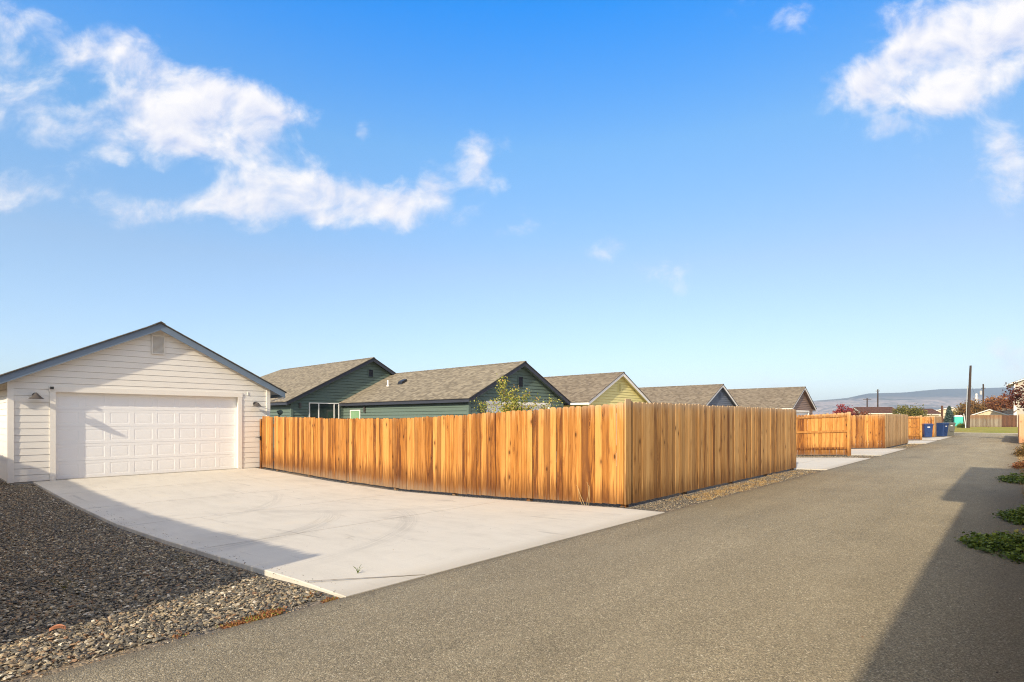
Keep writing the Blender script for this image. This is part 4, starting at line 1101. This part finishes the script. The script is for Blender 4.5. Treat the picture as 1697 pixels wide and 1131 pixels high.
# ------------------------------------------------------------------ world: sky + clouds, plus added fill clouds out of view
EL = R(27); sd = Vector((.2447*math.cos(EL), -.9696*math.cos(EL), math.sin(EL)))
w = bpy.data.worlds.new('World'); scene.world = w; w.use_nodes = True
N = NT(w.node_tree); bg = w.node_tree.nodes['Background']
sky = N.node('ShaderNodeTexSky', sky_type='NISHITA'); sky.sun_disc = False; sky.sun_elevation = EL
sky.sun_rotation = math.atan2(sd.x, sd.y); sky.altitude = 300; sky.air_density = 1.0; sky.dust_density = .6; sky.ozone_density = 2.0
d = N.node('ShaderNodeTexCoord').outputs['Generated']
th = math.atan(835.5/915)
look = (-math.sin(th), math.cos(th), 0); right = (math.cos(th), math.sin(th), 0)
dl = N.math('MAXIMUM', N.vm('DOT_PRODUCT', d, look), .05)
u = N.math('DIVIDE', N.vm('DOT_PRODUCT', d, right), dl); v = N.math('DIVIDE', N.sep(d)[2], dl)
P0 = N.comb(u, v, 0)
wn = N.node('ShaderNodeTexNoise', {'Vector': P0, 'Scale': 5.0}); wn.inputs['Detail'].default_value = 6; wn.inputs['Roughness'].default_value = .6
warp = N.vm('MULTIPLY', N.vm('SUBTRACT', wn.outputs[1], (.5,.5,.5)), (.16,.13,0))
P1 = N.vm('ADD', P0, warp)
BL = [(55,12,75,45,.7),(10,110,55,110,.65),(150,85,85,50,.95),(75,165,50,75,.8),(225,115,65,55,.6),(262,120,30,70,.6),(340,175,125,66,1.75),(250,205,115,60,.9),(430,190,100,65,1.1),(135,225,90,50,.55),
      (300,240,150,30,.6),(430,262,90,50,.75),(350,335,85,38,1.35),(465,322,105,65,1.4),(600,335,128,50,2.0),(715,325,60,60,.7),(60,318,105,50,.95),(215,350,70,35,.5),(618,222,22,30,.5),(790,285,42,60,1.15),(835,248,44,38,.8),
      (1280,12,75,35,.65),(1600,88,160,90,1.8),(1697,20,150,110,1.7),(1540,130,100,60,1.1),(1440,135,78,48,.95),(1385,165,45,55,.55),(1500,205,72,58,.95),(1672,250,75,85,1.2),(1015,410,48,22,.5),(1100,450,60,45,.75),(1300,510,50,18,.35),
      (1670,605,70,35,.75),(1020,597,90,16,.4),(1290,630,70,22,.45),(880,370,60,30,.35)]
acc = None
for (px, py, rx, ry, a) in BL:
    c_ = ((px-848.5)/915, (696-py)/915, 0); sc = (915/rx, 915/ry, 0)
    dd = N.vm('LENGTH', N.vm('MULTIPLY', N.vm('SUBTRACT', P1, c_), sc))
    k = N.math('MULTIPLY', N.math('SUBTRACT', 1.25, dd), a)
    k = N.math('MAXIMUM', k, 0)
    acc = k if acc is None else N.math('ADD', acc, k)
acc = N.math('MINIMUM', acc, 1.6)
nz = N.noise(N.vm('MULTIPLY', P0, (1, 1.25, 1)), 9, 9, .62, .35)
nz2 = N.noise(P0, 3.2, 5, .55, .4)
den = N.math('ADD', N.math('MULTIPLY', acc, .45), N.math('MULTIPLY', N.math('SUBTRACT', nz, .5), 1.9))
den = N.math('ADD', den, N.math('MULTIPLY', N.math('SUBTRACT', nz2, .5), .5))
den = N.math('MULTIPLY', N.smooth(den, .06, .88), N.smooth(acc, .02, .40))
den = N.math('MULTIPLY', den, .95)
front = N.smooth(N.vm('DOT_PRODUCT', d, look), .05, .25); den = N.math('MULTIPLY', den, front)
off_ = N.vm('ADD', P0, (-.012,.020,0))
nzb = N.noise(N.vm('MULTIPLY', off_, (1, 1.25, 1)), 9, 4, .5, .35); nza = N.noise(N.vm('MULTIPLY', P0, (1, 1.25, 1)), 9, 4, .5, .35)
shade = N.math('ADD', N.math('ADD', N.math('MULTIPLY', N.math('SUBTRACT', nza, nzb), 3.2), .45), N.math('MULTIPLY', N.noise(P0, 4, 4, .5), .35), clamp=True)
K = 5.3
cc = N.mix(shade, (.74*K,.78*K,.98*K), (1.12*K,1.08*K,1.07*K))
dz = N.math('MAXIMUM', N.sep(d)[2], 0)
gr = N.vm('MULTIPLY', N.ramp(dz, [(0, (.43,.445,.49)), (.076, (.44,.445,.49)), (.26, (.51,.51,.515)), (.438, (.39,.62,.71)), (.60, (.02,.56,1.0)), (1, (.30,.60,.80))]), (2,2,2))
xr = N.vm('DOT_PRODUCT', d, right)
gx = N.vm('SUBTRACT', (1,1,1), N.vm('MULTIPLY', N.comb(xr, xr, xr), (.11,.16,.17)))
skc = N.vm('MULTIPLY', N.vm('MULTIPLY', sky.outputs[0], gr), gx)
back_fill = N.math('MULTIPLY', N.smooth(N.vm('DOT_PRODUCT', d, look), .12, -.25), N.smooth(N.noise(d, 3.2, 6, .6), .40, .62))  # unseen bright cloud added behind the camera to lift shaded walls
overhead_fill = N.math('MULTIPLY', N.smooth(dz, .66, .80), N.smooth(N.noise(d, 2.4, 6, .6), .30, .55))  # unseen warm cloud added overhead so the ambient light is less blue
skc = N.mix(N.math('MULTIPLY', overhead_fill, .9), skc, (1.08*K,.90*K,.68*K))
skc = N.mix(N.math('MULTIPLY', back_fill, .9), skc, (1.85*K,1.60*K,1.27*K))
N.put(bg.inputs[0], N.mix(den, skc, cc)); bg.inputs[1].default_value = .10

sun = bpy.data.lights.new('sun', 'SUN'); sun.energy = 3.45; sun.angle = R(.9); sun.color = (1, .86, .64)
so = bpy.data.objects.new('sun', sun); col.objects.link(so); so.rotation_euler = sd.to_track_quat('Z', 'Y').to_euler(); so.location = (5, -20, 12)

# ------------------------------------------------------------------ camera
cam = bpy.data.cameras.new('camera'); co = bpy.data.objects.new('camera', cam); col.objects.link(co)
cam.sensor_width = 36; cam.lens = 36*915/1697; cam.shift_y = 130.5/1697; cam.clip_end = 20000; cam.clip_start = .05
co.location = (0, 0, 1.49); co.rotation_euler = (R(90), 0, th); scene.camera = co

scene.view_settings.view_transform = 'Standard'; scene.view_settings.look = 'None'; scene.view_settings.gamma = 1
scene.view_settings.exposure = .88
scene.cycles.volume_bounces = 0; scene.cycles.max_bounces = 8; scene.cycles.use_denoising = True; scene.cycles.denoising_prefilter = 'NONE'; scene.cycles.filter_width = 1.1; scene.cycles.sample_clamp_indirect = 3
